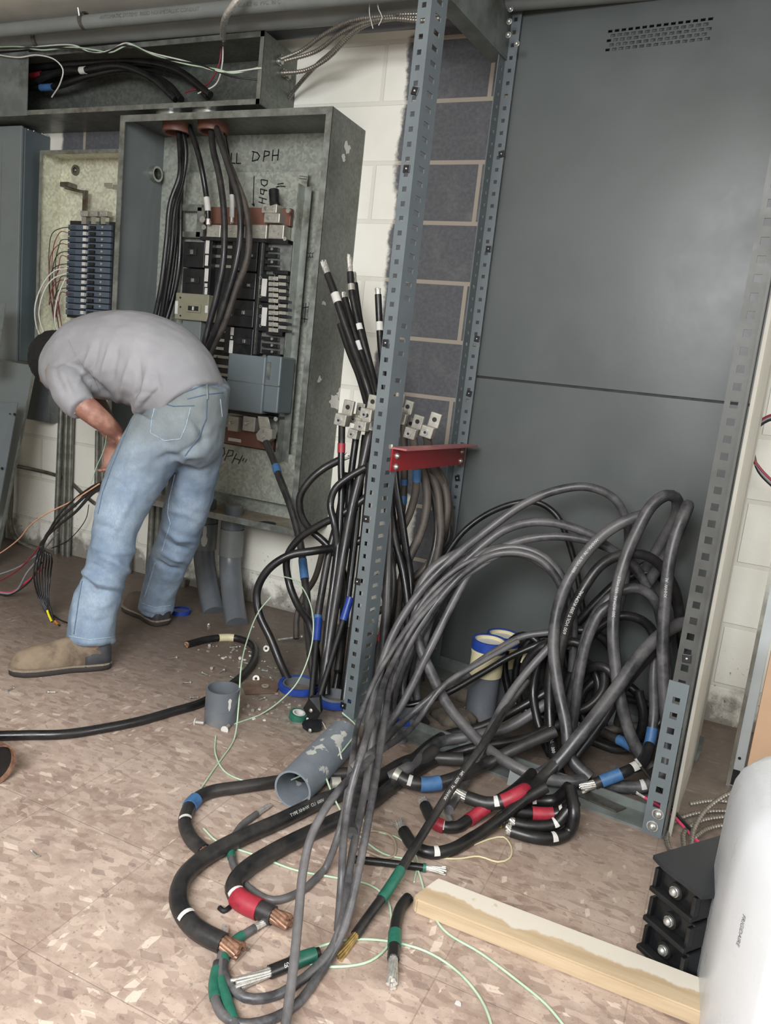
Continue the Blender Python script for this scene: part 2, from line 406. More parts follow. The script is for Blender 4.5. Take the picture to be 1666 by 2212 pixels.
# right front post, upper (darker, worn) and lower reinforcing strip
m = holed_strip(fp(.875, 0, .28), UP, FU, ZT - .28, .040, .016, .0375, .02, .003)
m.bx((0, 0, 0), (0, 0, 0))
m.prism([fp(.915, -.004, .0), fp(.920, -.004, .0), fp(.920, .03, .0), fp(.915, .03, .0)], UP * ZT)
m.build('front_post', pm('worn_dark_galvanised', rgb('464744'), .5, .2, .2, 14, .05), frame)
m = holed_strip(fp(.868, -.004, 0), UP, FU, .385, .045, .016, .0375, .07, .004)
m.build('reinforcing_bracket', 'post', frame)
# side panel on the right (seen edge-on)
m = MB(); m.prism([fp(.924, .02, .0), fp(.932, .02, .0), fp(.907, .60, .0), fp(.899, .60, .0)], UP * ZT)
m.build('side_panel', pm('dusty_beige_panel', rgb('98958a'), .6, 0, .1, 8), frame)
# back panel upper (with louvre slots) and lower, small dark gap between
zs = 1.034
PNL = .575
MT['panel'] = pm('satin_grey_panel', rgb('4d5251'), .36, 0, .05, 2.5, .03)
def slots():
    m = MB(); u0, u1 = .030, .90; v0 = PNL; t = .004
    def P(u, z, d=0): return fp(u, v0 + d, z)
    # slot field corners measured from the photograph
    def PVu(px, py):
        r = ray(px, py); q = CAM + r * ((fp(0, v0, 0) - CAM).dot(FV) / r.dot(FV)); return (q - FA).dot(FU), q.z
    ua = PVu(1309, 84)[0]; ub = PVu(1538, 74)[0]; za = PVu(1420, 103)[1]; zb = PVu(1420, 52)[1]; rows = 5; nc = 15
    def blk(a, b, c, d):
        if b - a < 1e-5 or d - c < 1e-5: return
        m.add([P(u, z, q) for u in (a, b) for z in (c, d) for q in (0, t)], [(0, 1, 3, 2), (4, 6, 7, 5), (0, 4, 5, 1), (2, 3, 7, 6), (0, 2, 6, 4), (1, 5, 7, 3)])
    blk(u0, ua, zs, ZT); blk(ub, u1, zs, ZT); blk(ua, ub, zs, za); blk(ua, ub, zb, ZT)
    rh = (zb - za) / rows; cw = (ub - ua) / nc
    for r in range(rows):
        z0 = za + r * rh; blk(ua, ub, z0, z0 + rh * .42); off = (r % 2) * cw * .5; p = ua
        for c in range(nc - (r % 2)):
            h0 = ua + off + c * cw + cw * .18; h1 = h0 + cw * .66
            blk(p, h0, z0 + rh * .42, z0 + rh); p = h1
        blk(p, ub, z0 + rh * .42, z0 + rh)
    return m
slots().build('back_panel', 'panel', frame)['label'] = 'upper grey panel with rows of vent slots'
m = MB(); m.prism([fp(.03, PNL, .02), fp(.90, PNL, .02), fp(.90, PNL, zs - .008), fp(.03, PNL, zs - .008)], FV * .004)
m.build('back_panel', 'panel', frame)['label'] = 'lower plain grey panel'
m = MB(); m.prism([fp(.03, PNL + .004, zs - .03), fp(.90, PNL + .004, zs - .03), fp(.90, PNL + .004, zs + .02), fp(.03, PNL + .004, zs + .02)], FV * .006)
m.build('seam_strip', 'black_d', frame)
# louvre backing behind the slots, a hand's breadth back
m = MB(); m.prism([fp(.25, PNL + .03, 1.95), fp(.66, PNL + .03, 1.95), fp(.66, PNL + .03, 2.12), fp(.25, PNL + .03, 2.12)], FV * .003)
m.build('vent_baffle', 'grey_d', frame)
# top rails
m = MB(); m.prism([fp(.0, .545, 2.135), fp(.90, .545, 2.135), fp(.90, .545, ZT), fp(.0, .545, ZT)], FV * .004)
m.prism([fp(.0, .52, 2.135), fp(.92, .52, 2.135), fp(.90, .549, 2.135), fp(.0, .549, 2.135)], UP * .004)
m.build('top_rail', 'post', frame)
m = MB()
m.prism([fp(.0, .0, 2.0), fp(.0, .56, 2.0), fp(.0, .56, ZT), fp(.0, .0, ZT)], FU * .005)
m.prism([fp(-.05, .0, 2.0), fp(.0, .0, 2.0), fp(.0, .56, 2.0), fp(-.05, .56, 2.0)], UP * .005)
m.build('side_rail', 'grey_d', frame)
m = MB(); m.prism([fp(.0, .0, 2.12), fp(.92, .0, 2.12), fp(.92, .0, ZT), fp(.0, .0, ZT)], FV * .005)
m.build('top_rail', 'post', frame)
# bottom rails on the floor
m = MB(); m.prism([fp(.0, .0, .0), fp(.92, .0, .0), fp(.92, .075, .0), fp(.0, .075, .0)], UP * .006)
m.prism([fp(.0, .075, .0), fp(.92, .075, .0), fp(.92, .08, .0), fp(.0, .08, .0)], UP * .03)
m.build('bottom_rail', 'grey_d', frame)
m = MB(); m.prism([fp(.0, .48, .0), fp(.92, .48, .0), fp(.92, .56, .0), fp(.0, .56, .0)], UP * .006)
m.prism([fp(.0, .56, .0), fp(.92, .56, .0), fp(.92, .565, .0), fp(.0, .565, .0)], UP * .05)
m.build('bottom_rail', 'grey_d', frame)
m = MB(); m.prism([fp(.84, .081, .0), fp(.915, .081, .0), fp(.905, .479, .0), fp(.84, .479, .0)], UP * .006)
m.build('bottom_rail', 'grey_d', frame)
# bolts and spring nuts
def bolt(p, n, r=.008, parent=None, name='bolt', mat='bolt'):
    n = Vector(n).normalized(); m = MB(); p = Vector(p)
    m.cyl(p, p + n * .002, r * 1.25, 12); m.sphere(p + n * .002, r, (1, 1, 1), 12); return m.build(name, mat, parent)
for px, py in ((829, 974), (826, 1003)): bolt(W(px, py, -.70), FU, .0085, frame)
for u, z in ((.897, .046), (.890, .012)): bolt(fp(u, -.005, z + .012), -FV, .011, frame)
for px, py in ((1104, 20), (1101, 47), (1099, 76), (1117, 95)): bolt(W(px, py, -.25), -FV, .007, frame)
for px, py in ((720, 1554), (770, 1520)): pass
def clipnut(px, py, u=None, v=None):
    """black spring nut plate on a post, located by plane u=const (side flange) or v=const"""
    r = ray(px, py)
    n = FU if u is not None else FV; base = fp(u or 0, v or 0, 0)
    p = CAM + r * ((base - CAM).dot(n) / r.dot(n))
    m = MB(); a = FV if u is not None else FU; nn = n if u is not None else -n
    rr = Matrix((a, nn, UP)).transposed(); m.box(p + nn * .0018, (.019, .0022, .019), rr @ Matrix.Rotation(R0.uniform(-.3, .3), 3, 'Y'), .001)
    o = m.build('spring_nut', 'black', frame); m = MB(); m.sphere(p + nn * .0035, .003); m.build('nut_centre', 'bolt', o)
for px, py in ((834, 741), (879, 365), (897, 197), (792, 1121), (773, 1256), (742, 1524)): clipnut(px, py, v=-.001)
for px, py in ((1084, 333), (1056, 538), (1031, 732), (1014, 850), (989, 1033)): clipnut(px, py, v=.555)
clipnut(1484, 1422, v=-.005); 
# red angle bracket across the left side of the frame
rb = thing('red_angle_bracket', 'short red painted steel angle bolted between the left frame posts', 'bracket', fp(PW_ + .004, .05, .80))
def rw(px, py, u):
    r = ray(px, py); b_ = fp(u, 0, 0); return CAM + r * ((b_ - CAM).dot(FU) / r.dot(FU))
A0 = rw(845, 970, PW_ + .004); A1 = rw(1020, 960, PW_ + .004)
zt = (A0.z + A1.z) / 2; zb = rw(845, 1018, PW_ + .004).z
def rp(du, v, z): return fp(PW_ + .004 + du, v, z)
m = MB(); m.prism([rp(0, .045, zb), rp(0, .53, zb), rp(0, .53, zt), rp(0, .045, zt)], FU * .005); m.build('upright_leg', 'redpaint', rb)
m = MB(); m.prism([rp(0, .045, zt), rp(0, .53, zt), rp(-.0, .53, zt + .005), rp(-.0, .045, zt + .005)], FU * .048); m.build('top_leg', 'pinkedge', rb)
for v in (.07, .50):
    for z in (zb + .013, zt - .02): bolt(rp(.005, v, z), FU, .0075, rb)
# ================================================================== ELECTRICAL BOXES ON THE WALL
def X_(px, py, y): return W(px, py, y).x
def Z_(px, py, y): return W(px, py, y).z
def qb(m, x0, y0, x1, y1, yf, dep, bev=0.0):
    """box whose front face (plane y=yf) covers the pixel rectangle; dep goes back towards the wall"""
    cx, cy = (x0 + x1) / 2, (y0 + y1) / 2
    return m.bx((X_(x0, cy, yf), yf, Z_(cx, y1, yf)), (X_(x1, cy, yf), yf + dep, Z_(cx, y0, yf)), bev)
def open_box(m, x0, x1, y0, y1, z0, z1, t=.003):
    m.bx((x0, y1 - t, z0), (x1, y1, z1)); m.bx((x0, y0, z0), (x0 + t, y1, z1)); m.bx((x1 - t, y0, z0), (x1, y1, z1))
    m.bx((x0, y0, z0), (x1, y1, z0 + t)); m.bx((x0, y0, z1 - t), (x1, y1, z1)); return m
def lips(m, x0, x1, y0, z0, z1, w, t=.003):
    m.bx((x0, y0 - .001, z0), (x0 + w, y0 + t, z1)); m.bx((x1 - w, y0 - .001, z0), (x1, y0 + t, z1))
    m.bx((x0 + w, y0 - .001, z0), (x1 - w, y0 + t, z0 + w)); m.bx((x0 + w, y0 - .001, z1 - w), (x1 - w, y0 + t, z1)); return m
# ---------------- big open panelboard
EX0, EX1, EY, EZ0, EZ1 = -2.335, -1.405, -.25, .385, 1.865
en = thing('panelboard_enclosure', 'large open galvanised panelboard enclosure full of black breakers and heavy cables', 'electrical panel', ((EX0 + EX1) / 2, 0, EZ0))
def galv_mat(name, base, stain, paintside=False):
    s = NT(name); co = s.coord('Object'); v = s.n('ShaderNodeTexVoronoi'); s.set(v.inputs['Vector'], co); v.inputs['Scale'].default_value = 90
    n = s.noise(co, 6, 6, .7); n2 = s.noise(co, 40, 5, .7)
    sc = s.n('ShaderNodeSeparateColor'); s.set(sc.inputs[0], v.outputs['Color'])
    c = s.mix(s.smooth(sc.outputs[0], 0, 1), tuple(x * .82 for x in base), tuple(min(1, x * 1.15) for x in base))
    c = s.mix(s.smooth(n, .45, .75, 0, .5), c, stain)
    c = s.mix(s.smooth(n2, .68, .74, 0, .55), c, rgb('c9c8c0'))
    r = s.smooth(n, .3, .7, .32, .5)
    return s.out(c, r, .2)
MT['encl'] = galv_mat('enclosure_galvanised', rgb('9a9f95'), rgb('74756a'))
MT['encl_d'] = galv_mat('enclosure_outside', rgb('5e625c'), rgb('484741'))
MT['encl_rust'] = galv_mat('rusty_enclosure_floor', rgb('8d8474'), rgb('7b5f45'))
T = .003
m = MB(); m.bx((EX0, -T, EZ0), (EX1, 0, EZ1)); m.build('back', 'encl', en)
m = MB(); m.bx((EX0, EY, EZ0), (EX0 + T, -T, EZ1)); m.build('side', 'grey', en)['label'] = 'left side, painted smooth grey'
m = MB(); m.bx((EX1 - T, EY, EZ0), (EX1, -T, EZ1)); m.build('side', 'encl_d', en)['label'] = 'right side, dark and paint splashed'
m = MB(); m.bx((EX0 + T, EY, EZ1 - T), (EX1 - T, -T, EZ1)); m.build('top', 'encl_d', en)
# bottom plate with a sloped look, a front kerb and knockouts
m = MB(); m.bx((EX0 + T, EY, EZ0), (EX1 - T, -T, EZ0 + T)); m.build('bottom', 'encl_rust', en)['label'] = 'rust stained bottom plate'
m = MB(); lips(m, EX0, EX1, EY, EZ0, EZ1, .024); m.build('front_lip', 'galv', en)
# white paint splash on the outside right
for (px, py, w, h) in ((750, 322, 16, 22), (742, 340, 10, 12), (700, 655, 10, 8), (690, 820, 9, 14), (722, 868, 26, 30), (735, 850, 16, 20)):
    r = ray(px, py); q = CAM + r * ((EX1 - CAM.x) / r.x); k = dist(q) / F_
    N_ = 14; ring = []; pw = MB()
    for i in range(N_):
        a = i * 2 * math.pi / N_; rr = 1 + R0.uniform(-.35, .35); ring.append(Vector((EX1 + .0008, q.y + math.cos(a) * w * k * .9 * rr, q.z + math.sin(a) * h * k * .55 * rr)))
    pw.add([Vector((EX1 + .0008, q.y, q.z))] + ring, [(0, 1 + i, 1 + (i + 1) % N_) for i in range(N_)])
    pw.build('paint_splash', 'white', en, fixn=False)
# knockout hub in the left side
hc = Vector((EX0 + .004, -.125, 0)); r_ = ray(332, 376); hc = CAM + r_ * ((EX0 + .004 - CAM.x) / r_.x)
m = MB(); m.ring(hc, hc + Vector((.022, 0, 0)), .030, .022, 28); m.build('conduit_hub', 'galv_b', en)
m = MB(); m.cyl(hc + Vector((.0005, 0, 0)), hc + Vector((.002, 0, 0)), .022, 24); m.build('hub_opening', 'black_d', en)
# red-brown bushings in the top
for px, py in ((385, 268), (461, 266)):
    c = W(px, py, -.14); c.z = EZ1 - T
    m = MB(); m.ring(c, c - Vector((0, 0, .034)), .058, .047, 32); m.build('conduit_bushing', 'brown_ins', en)
# mounting pan, rails
YP = -.045
m = MB(); qb(m, 386, 372, 640, 960, YP, .003); m.build('mounting_pan', 'encl', en)
pan = m
m = MB(); m.bx((X_(386, 1000, YP), YP, Z_(500, 1068, YP)), (X_(640, 1000, YP) + .02, YP + .003, Z_(500, 961, YP))); m.build('mounting_pan', 'encl', en)
m = MB(); xr = X_(655, 385, YP - .02)
m.bx((xr - .004, YP - .045, .62), (xr + .002, YP, 1.66)); m.bx((xr, YP - .003, .62), (xr + .03, YP, 1.66)); m.build('side_rail', 'galv', en)
m = MB(); m.cyl(W(648, 383, YP - .05), W(664, 385, YP - .05), .006); m.build('stud', 'bolt', en)
YB = -.10
# lower lugs etc. are placed on plane YB (front of the breakers)
def screw(p, r, parent, name='screw', mat='bolt'):
    m = MB(); p = Vector(p); m.cyl(p, p - Vector((0, .003, 0)), r, 10); m.box(p - Vector((0, .0033, 0)), (r * 1.5, .0008, r * .3), None); return m.build(name, mat, parent)
# top insulator block and bus
m = MB(); qb(m, 443, 448, 628, 486, YB + .03, .02, .003); m.build('insulator', 'brown_ins', en)
m = MB(); qb(m, 432, 514, 622, 522, YB - .005, .09); m.build('barrier_plate', 'black', en)
m = MB(); qb(m, 368, 441, 436, 455, YB + .02, .012); qb(m, 366, 500, 432, 512, YB + .02, .012); qb(m, 425, 448, 440, 512, YB + .02, .012); m.build('support_bracket', 'galv', en)
for x0, x1 in ((446, 476), (488, 514), (543, 576), (580, 613)):
    m = MB(); qb(m, x0, 485, x1, 516, YB, .05, .003); l = m.build('terminal_lug', 'lug', en)
    screw(W((x0 + x1) / 2 - 4, 497, YB), .006, l); screw(W((x0 + x1) / 2 + 6, 505, YB), .004, l)
for x0, y0, x1, y1 in ((565, 440, 598, 460), (570, 460, 604, 481)):
    m = MB(); qb(m, x0, y0, x1, y1, YB - .012, .05, .003); l = m.build('terminal_lug', 'lug', en)
    for dx in (.28, .7): screw(W(x0 + (x1 - x0) * dx, (y0 + y1) / 2, YB - .012), .0075, l)
for px, py, r in ((438, 474, .013), (452, 481, .011), (441, 491, .010), (447, 466, .008), (623, 455, .009), (616, 516, .008)):
    screw(W(px, py, YB - .006), r, en, 'bus_bolt')
m = MB(); m.tube([W(592, 412, YB), W(594, 442, YB - .01)], .020, 14); m.build('capped_conductor', 'black', en)
# black breakers
def breaker(x0, y0, x1, y1, yf=YB, dep=.05, mat='black', tog=None, labels=()):
    m = MB(); qb(m, x0, y0, x1, y1, yf, dep, .003); b_ = m.build('circuit_breaker', mat, en)
    cx, cy = (x0 + x1) / 2, (y0 + y1) / 2
    if tog:
        tx0, ty0, tx1, ty1 = tog
        m = MB(); qb(m, tx0, ty0, tx1, ty1, yf - .004, .006, .001); hs = m.build('handle_surround', 'black_d', b_)
        m = MB(); xx = (tx0 + tx1) / 2; qb(m, xx - 3, ty0 + 3, xx + 3, ty1 - 3, yf - .012, .012, .001); m.build('handle', 'galv', b_)
    for (a, b2, c, d) in labels:
        m = MB(); qb(m, a, b2, c, d, yf - .001, .0012); m.build('label', 'white', b_)
    return b_
breaker(396, 522, 442, 578, tog=(402, 536, 424, 552), labels=((444, 518, 452, 548), (443, 551, 450, 574)))
breaker(394, 580, 442, 636, tog=(400, 598, 430, 612), labels=((442, 580, 450, 608), (442, 612, 448, 620), (442, 622, 448, 636)))
m = MB(); qb(m, 442, 518, 456, 638, YB + .004, .04); m.build('wiring_trough', 'black_d', en)
b_ = MB(); qb(b_, 378, 634, 450, 692, YB - .02, .07, .004); b_ = b_.build('circuit_breaker', 'ivory', en); b_['label'] = 'beige moulded breaker with a small lever window'
m = MB(); qb(m, 402, 657, 433, 675, YB - .024, .006, .002); w_ = m.build('lever_window', 'ivory', b_)
m = MB(); qb(m, 406, 661, 428, 671, YB - .0255, .003); m.build('lever_slot', 'black_d', b_)
m = MB(); qb(m, 415, 662, 418, 670, YB - .029, .004); m.build('lever', 'white', b_)
for py in (643, 663, 682): m = MB(); p = W(390, py, YB - .02); m.cyl(p, p - Vector((0, .001, 0)), .004); m.build('mounting_hole', 'black_d', b_)
m = MB(); qb(m, 378, 650, 384, 678, YB - .021, .002); qb(m, 443, 660, 449, 676, YB - .021, .002); m.build('label', 'white', b_)
m = MB(); qb(m, 392, 692, 432, 775, YB - .005, .05, .002); m.build('filler_plate', 'grey', en)
# central column
breaker(500, 520, 556, 586, tog=(534, 546, 552, 558), labels=((512, 562, 516, 582),))
breaker(492, 588, 552, 646, tog=(524, 610, 548, 622), labels=((527, 611, 531, 617),))
breaker(488, 648, 548, 706, tog=(505, 668, 544, 682), labels=((495, 666, 501, 682), (521, 672, 526, 678)))
breaker(484, 708, 546, 766, tog=(512, 730, 540, 744), labels=((498, 707, 505, 724), (498, 726, 502, 732), (495, 735, 503, 763), (520, 733, 524, 740)))
m = MB(); qb(m, 552, 524, 564, 766, YB + .006, .04); m.build('wiring_trough', 'black_d', en)
m = MB(); qb(m, 557, 524, 558.5, 766, YB - .004, .01); m.build('trim_edge', 'galv', en)
# left-of-centre bus stabs
for py in (530, 551, 572): bus = MB(); qb(bus, 456, py, 502, py + 6, YB + .03, .01); bus.build('bus_stab', 'galv_b', en)
for py in (712, 732, 750, 768, 788, 806, 822): bus = MB(); qb(bus, 462, py, 494, py + 6, YB + .03, .01); bus.build('bus_stab', 'galv_b', en)
for py in (646, 770, 790): screw(W(462, py, YB + .02), .004, en, 'bus_bolt')
m = MB(); qb(m, 452, 640, 500, 890, YB + .035, .02); m.build('bus_backing', 'black_d', en)
m = MB(); qb(m, 452, 520, 500, 640, YB + .035, .02); m.build('bus_backing', 'black_d', en)
# right-hand bus, terminal columns
m = MB(); qb(m, 564, 526, 622, 766, YB + .03, .03); m.build('bus_bar', 'galv', en)
for k, py in enumerate((534, 548, 562, 576, 728, 742, 756)):
    m = MB(); qb(m, 565, py, 600, py + 8, YB + .012, .02); f_ = m.build('insulated_finger', 'black', en)
    if k % 2 == 0 or k > 3: screw(W(588, py + 4, YB + .01), .0055, f_)
for (y0, y1) in ((592, 652), (654, 716)):
    m = MB(); qb(m, 558, y0, 592, y1, YB, .04, .002); tb = m.build('terminal_block', 'black', en)
    m = MB(); qb(m, 565, y0 + 10, 576, y1 - 12, YB - .002, .003); m.build('label', 'white', tb)
    for k in range(5):
        py = y0 + 5 + k * (y1 - y0) / 5
        m = MB(); qb(m, 580, py, 600, py + 9, YB - .008, .02, .001); lg = m.build('terminal_lug', 'lug', en); screw(W(589, py + 4.5, YB - .008), .005, lg)
    for k in range(4):
        py = y0 + 3 + k * (y1 - y0) / 4
        m = MB(); qb(m, 602, py + 8, 622, py + 14, YB - .002, .03); m.build('insulated_finger', 'black', en)
        m = MB(); qb(m, 601, py, 618, py + 7, YB + .002, .02); m.build('terminal_lug', 'lug', en)
    for k in range(3):
        p = W(563, y0 + 8 + k * (y1 - y0) / 3, YB - .001); m = MB(); m.ring(p, p - Vector((0, .002, 0)), .006, .0035, 12); m.build('clip', 'galv_b', en)
m = MB(); qb(m, 590, 584, 622, 592, YB, .04); qb(m, 575, 716, 610, 724, YB, .04); qb(m, 575, 764, 606, 772, YB, .04); m.build('barrier_plate', 'black', en)
# grey main breaker cover
m = MB(); qb(m, 489, 766, 570, 890, YB - .055, .10, .006); qb(m, 571, 768, 604, 892, YB - .050, .10, .006)
mc = m.build('main_breaker_cover', pm('slate_grey_plastic', rgb('606a6e'), .45, 0, .04, 5), en)
m = MB(); qb(m, 490, 826, 603, 828, YB - .0565, .003); m.build('cover_seam', 'grey_d', mc)
m = MB(); qb(m, 576, 782, 584, 820, YB - .052, .003); m.build('nameplate', 'galv', mc)
m = MB(); qb(m, 494, 893, 598, 899, YB - .02, .06); m.build('barrier_plate', 'black', en)
for x0, x1 in ((492, 514), (524, 551)):
    m = MB(); qb(m, x0, 899, x1, 932, YB - .01, .05, .003); l = m.build('terminal_lug', 'lug', en)
    m = MB(); p = W((x0 + x1) / 2, 912, YB - .01); m.cyl(p, p - Vector((0, .022, .004)), .005); m.build('stud', 'bolt', l)
m = MB(); qb(m, 484, 930, 592, 966, YB + .02, .02, .003); ib = m.build('insulator', 'brown_ins', en)
m = MB(); qb(m, 493, 947, 521, 954, YB + .019, .002); m.build('label', 'white', ib)
# terminal the blue taped cable is bolted to
m = MB(); a = W(568, 902, YB - .05); 
m.prism([W(557, 899, YB - .05), W(578, 901, YB - .05), W(585, 930, YB - .05), W(572, 940, YB - .05), W(561, 925, YB - .05)], (0, .006, 0))
m.prism([W(553, 938, YB - .055), W(566, 922, YB - .055), W(588, 928, YB - .055), W(587, 948, YB - .055), W(572, 957, YB - .055), W(556, 950, YB - .055)], (0, .03, 0))
tl = m.build('offset_lug', 'lug', en); screw(W(567, 943, YB - .056), .008, tl); screw(W(570, 931, YB - .052), .006, tl)
screw(W(596, 905, YB - .02), .009, en, 'bus_bolt')
# pen marks
yk = -T - .0012
def pen(pts_list, y, w=.004, name='marker_writing', par=en):
    return strokes([[W(px, py, y) for px, py in pl] for pl in pts_list], w, (0, -1, 0), name, 'black', par)
pen([[(548, 328), (545, 348)], [(545, 327), (556, 330), (561, 337), (557, 345), (545, 348)],            # D
     [(572, 326), (569, 348)], [(572, 326), (582, 328), (581, 335), (571, 338)],                        # P
     [(590, 324), (588, 347)], [(602, 323), (600, 346)], [(589, 336), (601, 335)],                      # H
     [(500, 331), (499, 352), (508, 353)], [(512, 331), (511, 353), (520, 353)]], yk, .0045)            # ...LL
pen([[(565, 388), (577, 390)], [(564, 388), (565, 398), (571, 402), (577, 398), (578, 390)],
     [(563, 408), (577, 412)], [(563, 408), (563, 418), (569, 420), (571, 411)],
     [(560, 426), (576, 431)], [(559, 436), (574, 441)], [(567, 429), (566, 439)],
     [(549, 381), (547, 442)], [(545, 441), (549, 445), (549, 440)], [(600, 398), (612, 396)], [(606, 402), (616, 403)], [(597, 404), (604, 402)]], YP - .0012, .0042)
yl = YP - .0012
pen([[(477, 965), (484, 968), (485, 980), (478, 990), (470, 989)], [(495, 972), (485, 994)], [(494, 972), (504, 974), (502, 984), (491, 986)],
     [(511, 980), (501, 1000)], [(524, 984), (515, 1002)], [(506, 990), (519, 994)], [(527, 990), (524, 996)], [(533, 992), (530, 998)]], yl, .0045)
r1 = [[(657, 652), (652, 700)], [(668, 652), (664, 702)], [(647, 662), (667, 660)], [(648, 690), (664, 692)], [(650, 655), (647, 700)]]
pen([[(656, 655), (652, 700)], [(668, 654), (665, 700)], [(654, 665), (667, 663)], [(652, 688), (665, 690)], [(661, 655), (658, 696)]], YP - .004, .004)
for k, px in enumerate((664, 670, 676)): pen([[(px, 546), (px - 1, 556)], [(px, 546), (px + 4, 548)], [(px - 1, 555), (px + 3, 556)]], YP - .004, .003)
# PVC stubs in the bottom
for px, py, yy in ((505, 1103, -.13), (448, 1092, -.12)):
    c = W(px, py + 6, yy); c.z = EZ0
    m = MB(); m.cyl(c, c + Vector((0, 0, .038)), .036, 28); m.sphere(c + Vector((0, 0, .038)), .036, (1, 1, .22), 28); m.build('conduit_stub', 'pvc', en)
m = MB(); c = W(577, 1130, -.16); c.z = EZ0 + T + .001; m.add([c] + [c + Vector((math.cos(a) * .036, math.sin(a) * .036, 0)) for a in [i * math.pi / 10 for i in range(20)]], [(0, 1 + i, 1 + (i + 1) % 20) for i in range(20)]); m.build('knockout', 'black_d', en, fixn=False)
# ---------------- PVC conduits to the floor
def pipe(name, label, cat, P, r, mat, step=.02, n=20, group=None, coll=()):
    C = catmull([Vector(p) for p in P], step); m = MB(); m.tube(C, r, n)
    o = m.build(name, mat, None, origin=tuple(C[-1] if C[-1].z < C[0].z else C[0])); tag(o, label, cat, group)
    for (a, b_, rr, mm, nm) in coll:
        i0 = int(a * (len(C) - 1)); i1 = max(i0 + 1, int(b_ * (len(C) - 1))); m = MB(); m.tube(C[i0:i1 + 1], r * rr, n); m.build(nm, mm, o)
    return o
def under(px, py, yy, top): 
    c = W(px, py, yy); return Vector((c.x, c.y, top))
for lab, stub, mid, low, fl, in (('right of the two fat grey plastic conduits curving from the enclosure into the floor', (505, 1109, -.13), (497, 1235), (494, 1290), (512, 1350)),
                                 ('left of the two fat grey plastic conduits under the enclosure, chip of paint on collar', (448, 1098, -.12), (441, 1225), (440, 1270), (462, 1325))):
    s0 = W(*stub); s0.z = EZ0 - .001; q = G(*fl); q.z = 0
    P = [s0, Vector((s0.x, s0.y, .30)), Vector((s0.x + .002, s0.y - .004, .20)), Vector(((s0.x * 2.2 + q.x) / 3.2, (s0.y * 2.2 + q.y) / 3.2, .11)), Vector(((s0.x * .6 + q.x) / 1.6, (s0.y * .6 + q.y) / 1.6, .05)), Vector((q.x, q.y, 0))]
    c = pipe('plastic_conduit', lab, 'pipe', P, .043, 'pvc', .012, 28, 'fat plastic conduits under the enclosure')
    m = MB(); m.tube([s0 - Vector((0, 0, .055)), s0 - Vector((0, 0, .165))], .0475, 28); co = m.build('coupling', 'pvc_l', c)
    m = MB(); m.tube([s0, s0 - Vector((0, 0, .05))], .0475, 28); m.build('threaded_collar', 'pvc', c)
    if stub[0] < 480:
        m = MB(); pa = s0 - Vector((0, 0, .06))
        ang = -1.0; 
        pts = []
        for dz, w in ((0, .18), (.02, .3), (.04, .25), (.055, .5), (.075, .4), (.085, .15)):
            for sgn in (-1, 1):
                a = ang + sgn * w * .55; pts.append(pa + Vector((math.cos(a) * .0496, math.sin(a) * .0496, -dz)))
        m.add(pts, [(2 * i, 2 * i + 1, 2 * i + 3, 2 * i + 2) for i in range(5)]); m.build('paint_chip', 'white', co, fixn=False)
# ---------------- smaller branch panelboard at left
PX0, PX1, PY_, PZ0, PZ1 = -2.905, EX0 - .002, -.12, .95, 1.785
MT['bright_back'] = galv_mat('bright_zinc_box', rgb('cfcfba'), rgb('a5a48e'))
pn = thing('branch_panelboard', 'narrow open panelboard with two columns of slate blue breakers and bright zinc inside', 'electrical panel', ((PX0 + PX1) / 2, 0, PZ0))
m = MB(); open_box(m, PX0, PX1, PY_, 0, PZ0, PZ1); m.build('box', 'bright_back', pn)
m = MB(); lips(m, PX0, PX1, PY_, PZ0, PZ1, .016); m.build('front_lip', 'galv', pn)
Y2 = -.065; s2 = 1 / 4.707
def q2(x, y): return (x * s2, 250 + y * s2)
m = MB(); qb(m, 148, 478, 248, 690, Y2 + .012, .04); m.build('breaker_support', 'black', pn)
MT['slate'] = pm('slate_blue_plastic', rgb('4c5764'), .4, 0, .08, 20)
MT['slate_d'] = pm('dark_slate_plastic', rgb('3b4552'), .4, 0, .08, 20)
proto = None
for k in range(15):
    yc = 491 + k * 13.15
    sh = -(k * .42)
    for side in (0, 1):
        x0, x1 = ((147, 188), (190, 240))[side]
        m = MB(); qb(m, x0 + sh, yc - 5.6, x1 + sh, yc + 5.6, Y2, .03, .002); b_ = m.build('circuit_breaker', 'slate', pn)
        if side == 0:
            m = MB(); qb(m, 153 + sh, yc - 3.5, 163 + sh, yc + 3.5, Y2 - .002, .004, .001); m.build('terminal_recess', 'slate_d', b_)
            m = MB(); qb(m, 179 + sh, yc - 3.8, 186 + sh, yc + 3.8, Y2 - .012, .014, .001); m.build('handle', 'white', b_)
        else:
            m = MB(); qb(m, 193 + sh, yc - 3.2, 204 + sh, yc + 3.2, Y2 - .010, .012, .001); m.build('handle', 'black', b_)
            screw(W(222 + sh, yc, Y2), .0055, b_)
for px in (181, 202, 223):
    m = MB(); qb(m, px - 8, 455, px + 8, 467, Y2 - .01, .03, .002); l = m.build('terminal_lug', 'lug', pn); screw(W(px - 4, 461, Y2 - .01), .006, l)
    m = MB(); qb(m, px - 5, 467, px + 5, 484, Y2, .02); m.build('bus_tab', 'galv_b', pn)
m = MB(); m.box(W(148, 401, -.03), (.05, .05, .02), None, .002); m.tube([W(141, 405, -.06), W(160, 410, -.05), W(180, 415, -.05)], .007, 6); qb(m, 178, 411, 187, 458, -.05, .008); m.build('neutral_strap', 'tarn', pn)
m = MB(); qb(m, 244, 399, 253, 409, -.05, .02); qb(m, 225, 395, 243, 403, -.03, .02); m.build('bond_clip', 'galv_b', pn)
c = W(164, 368, -.006); m = MB(); m.ring(c, c - Vector((0, .006, 0)), .022, .012, 20); m.sphere(c, .010); m.build('mounting_washer', 'tarn', pn)
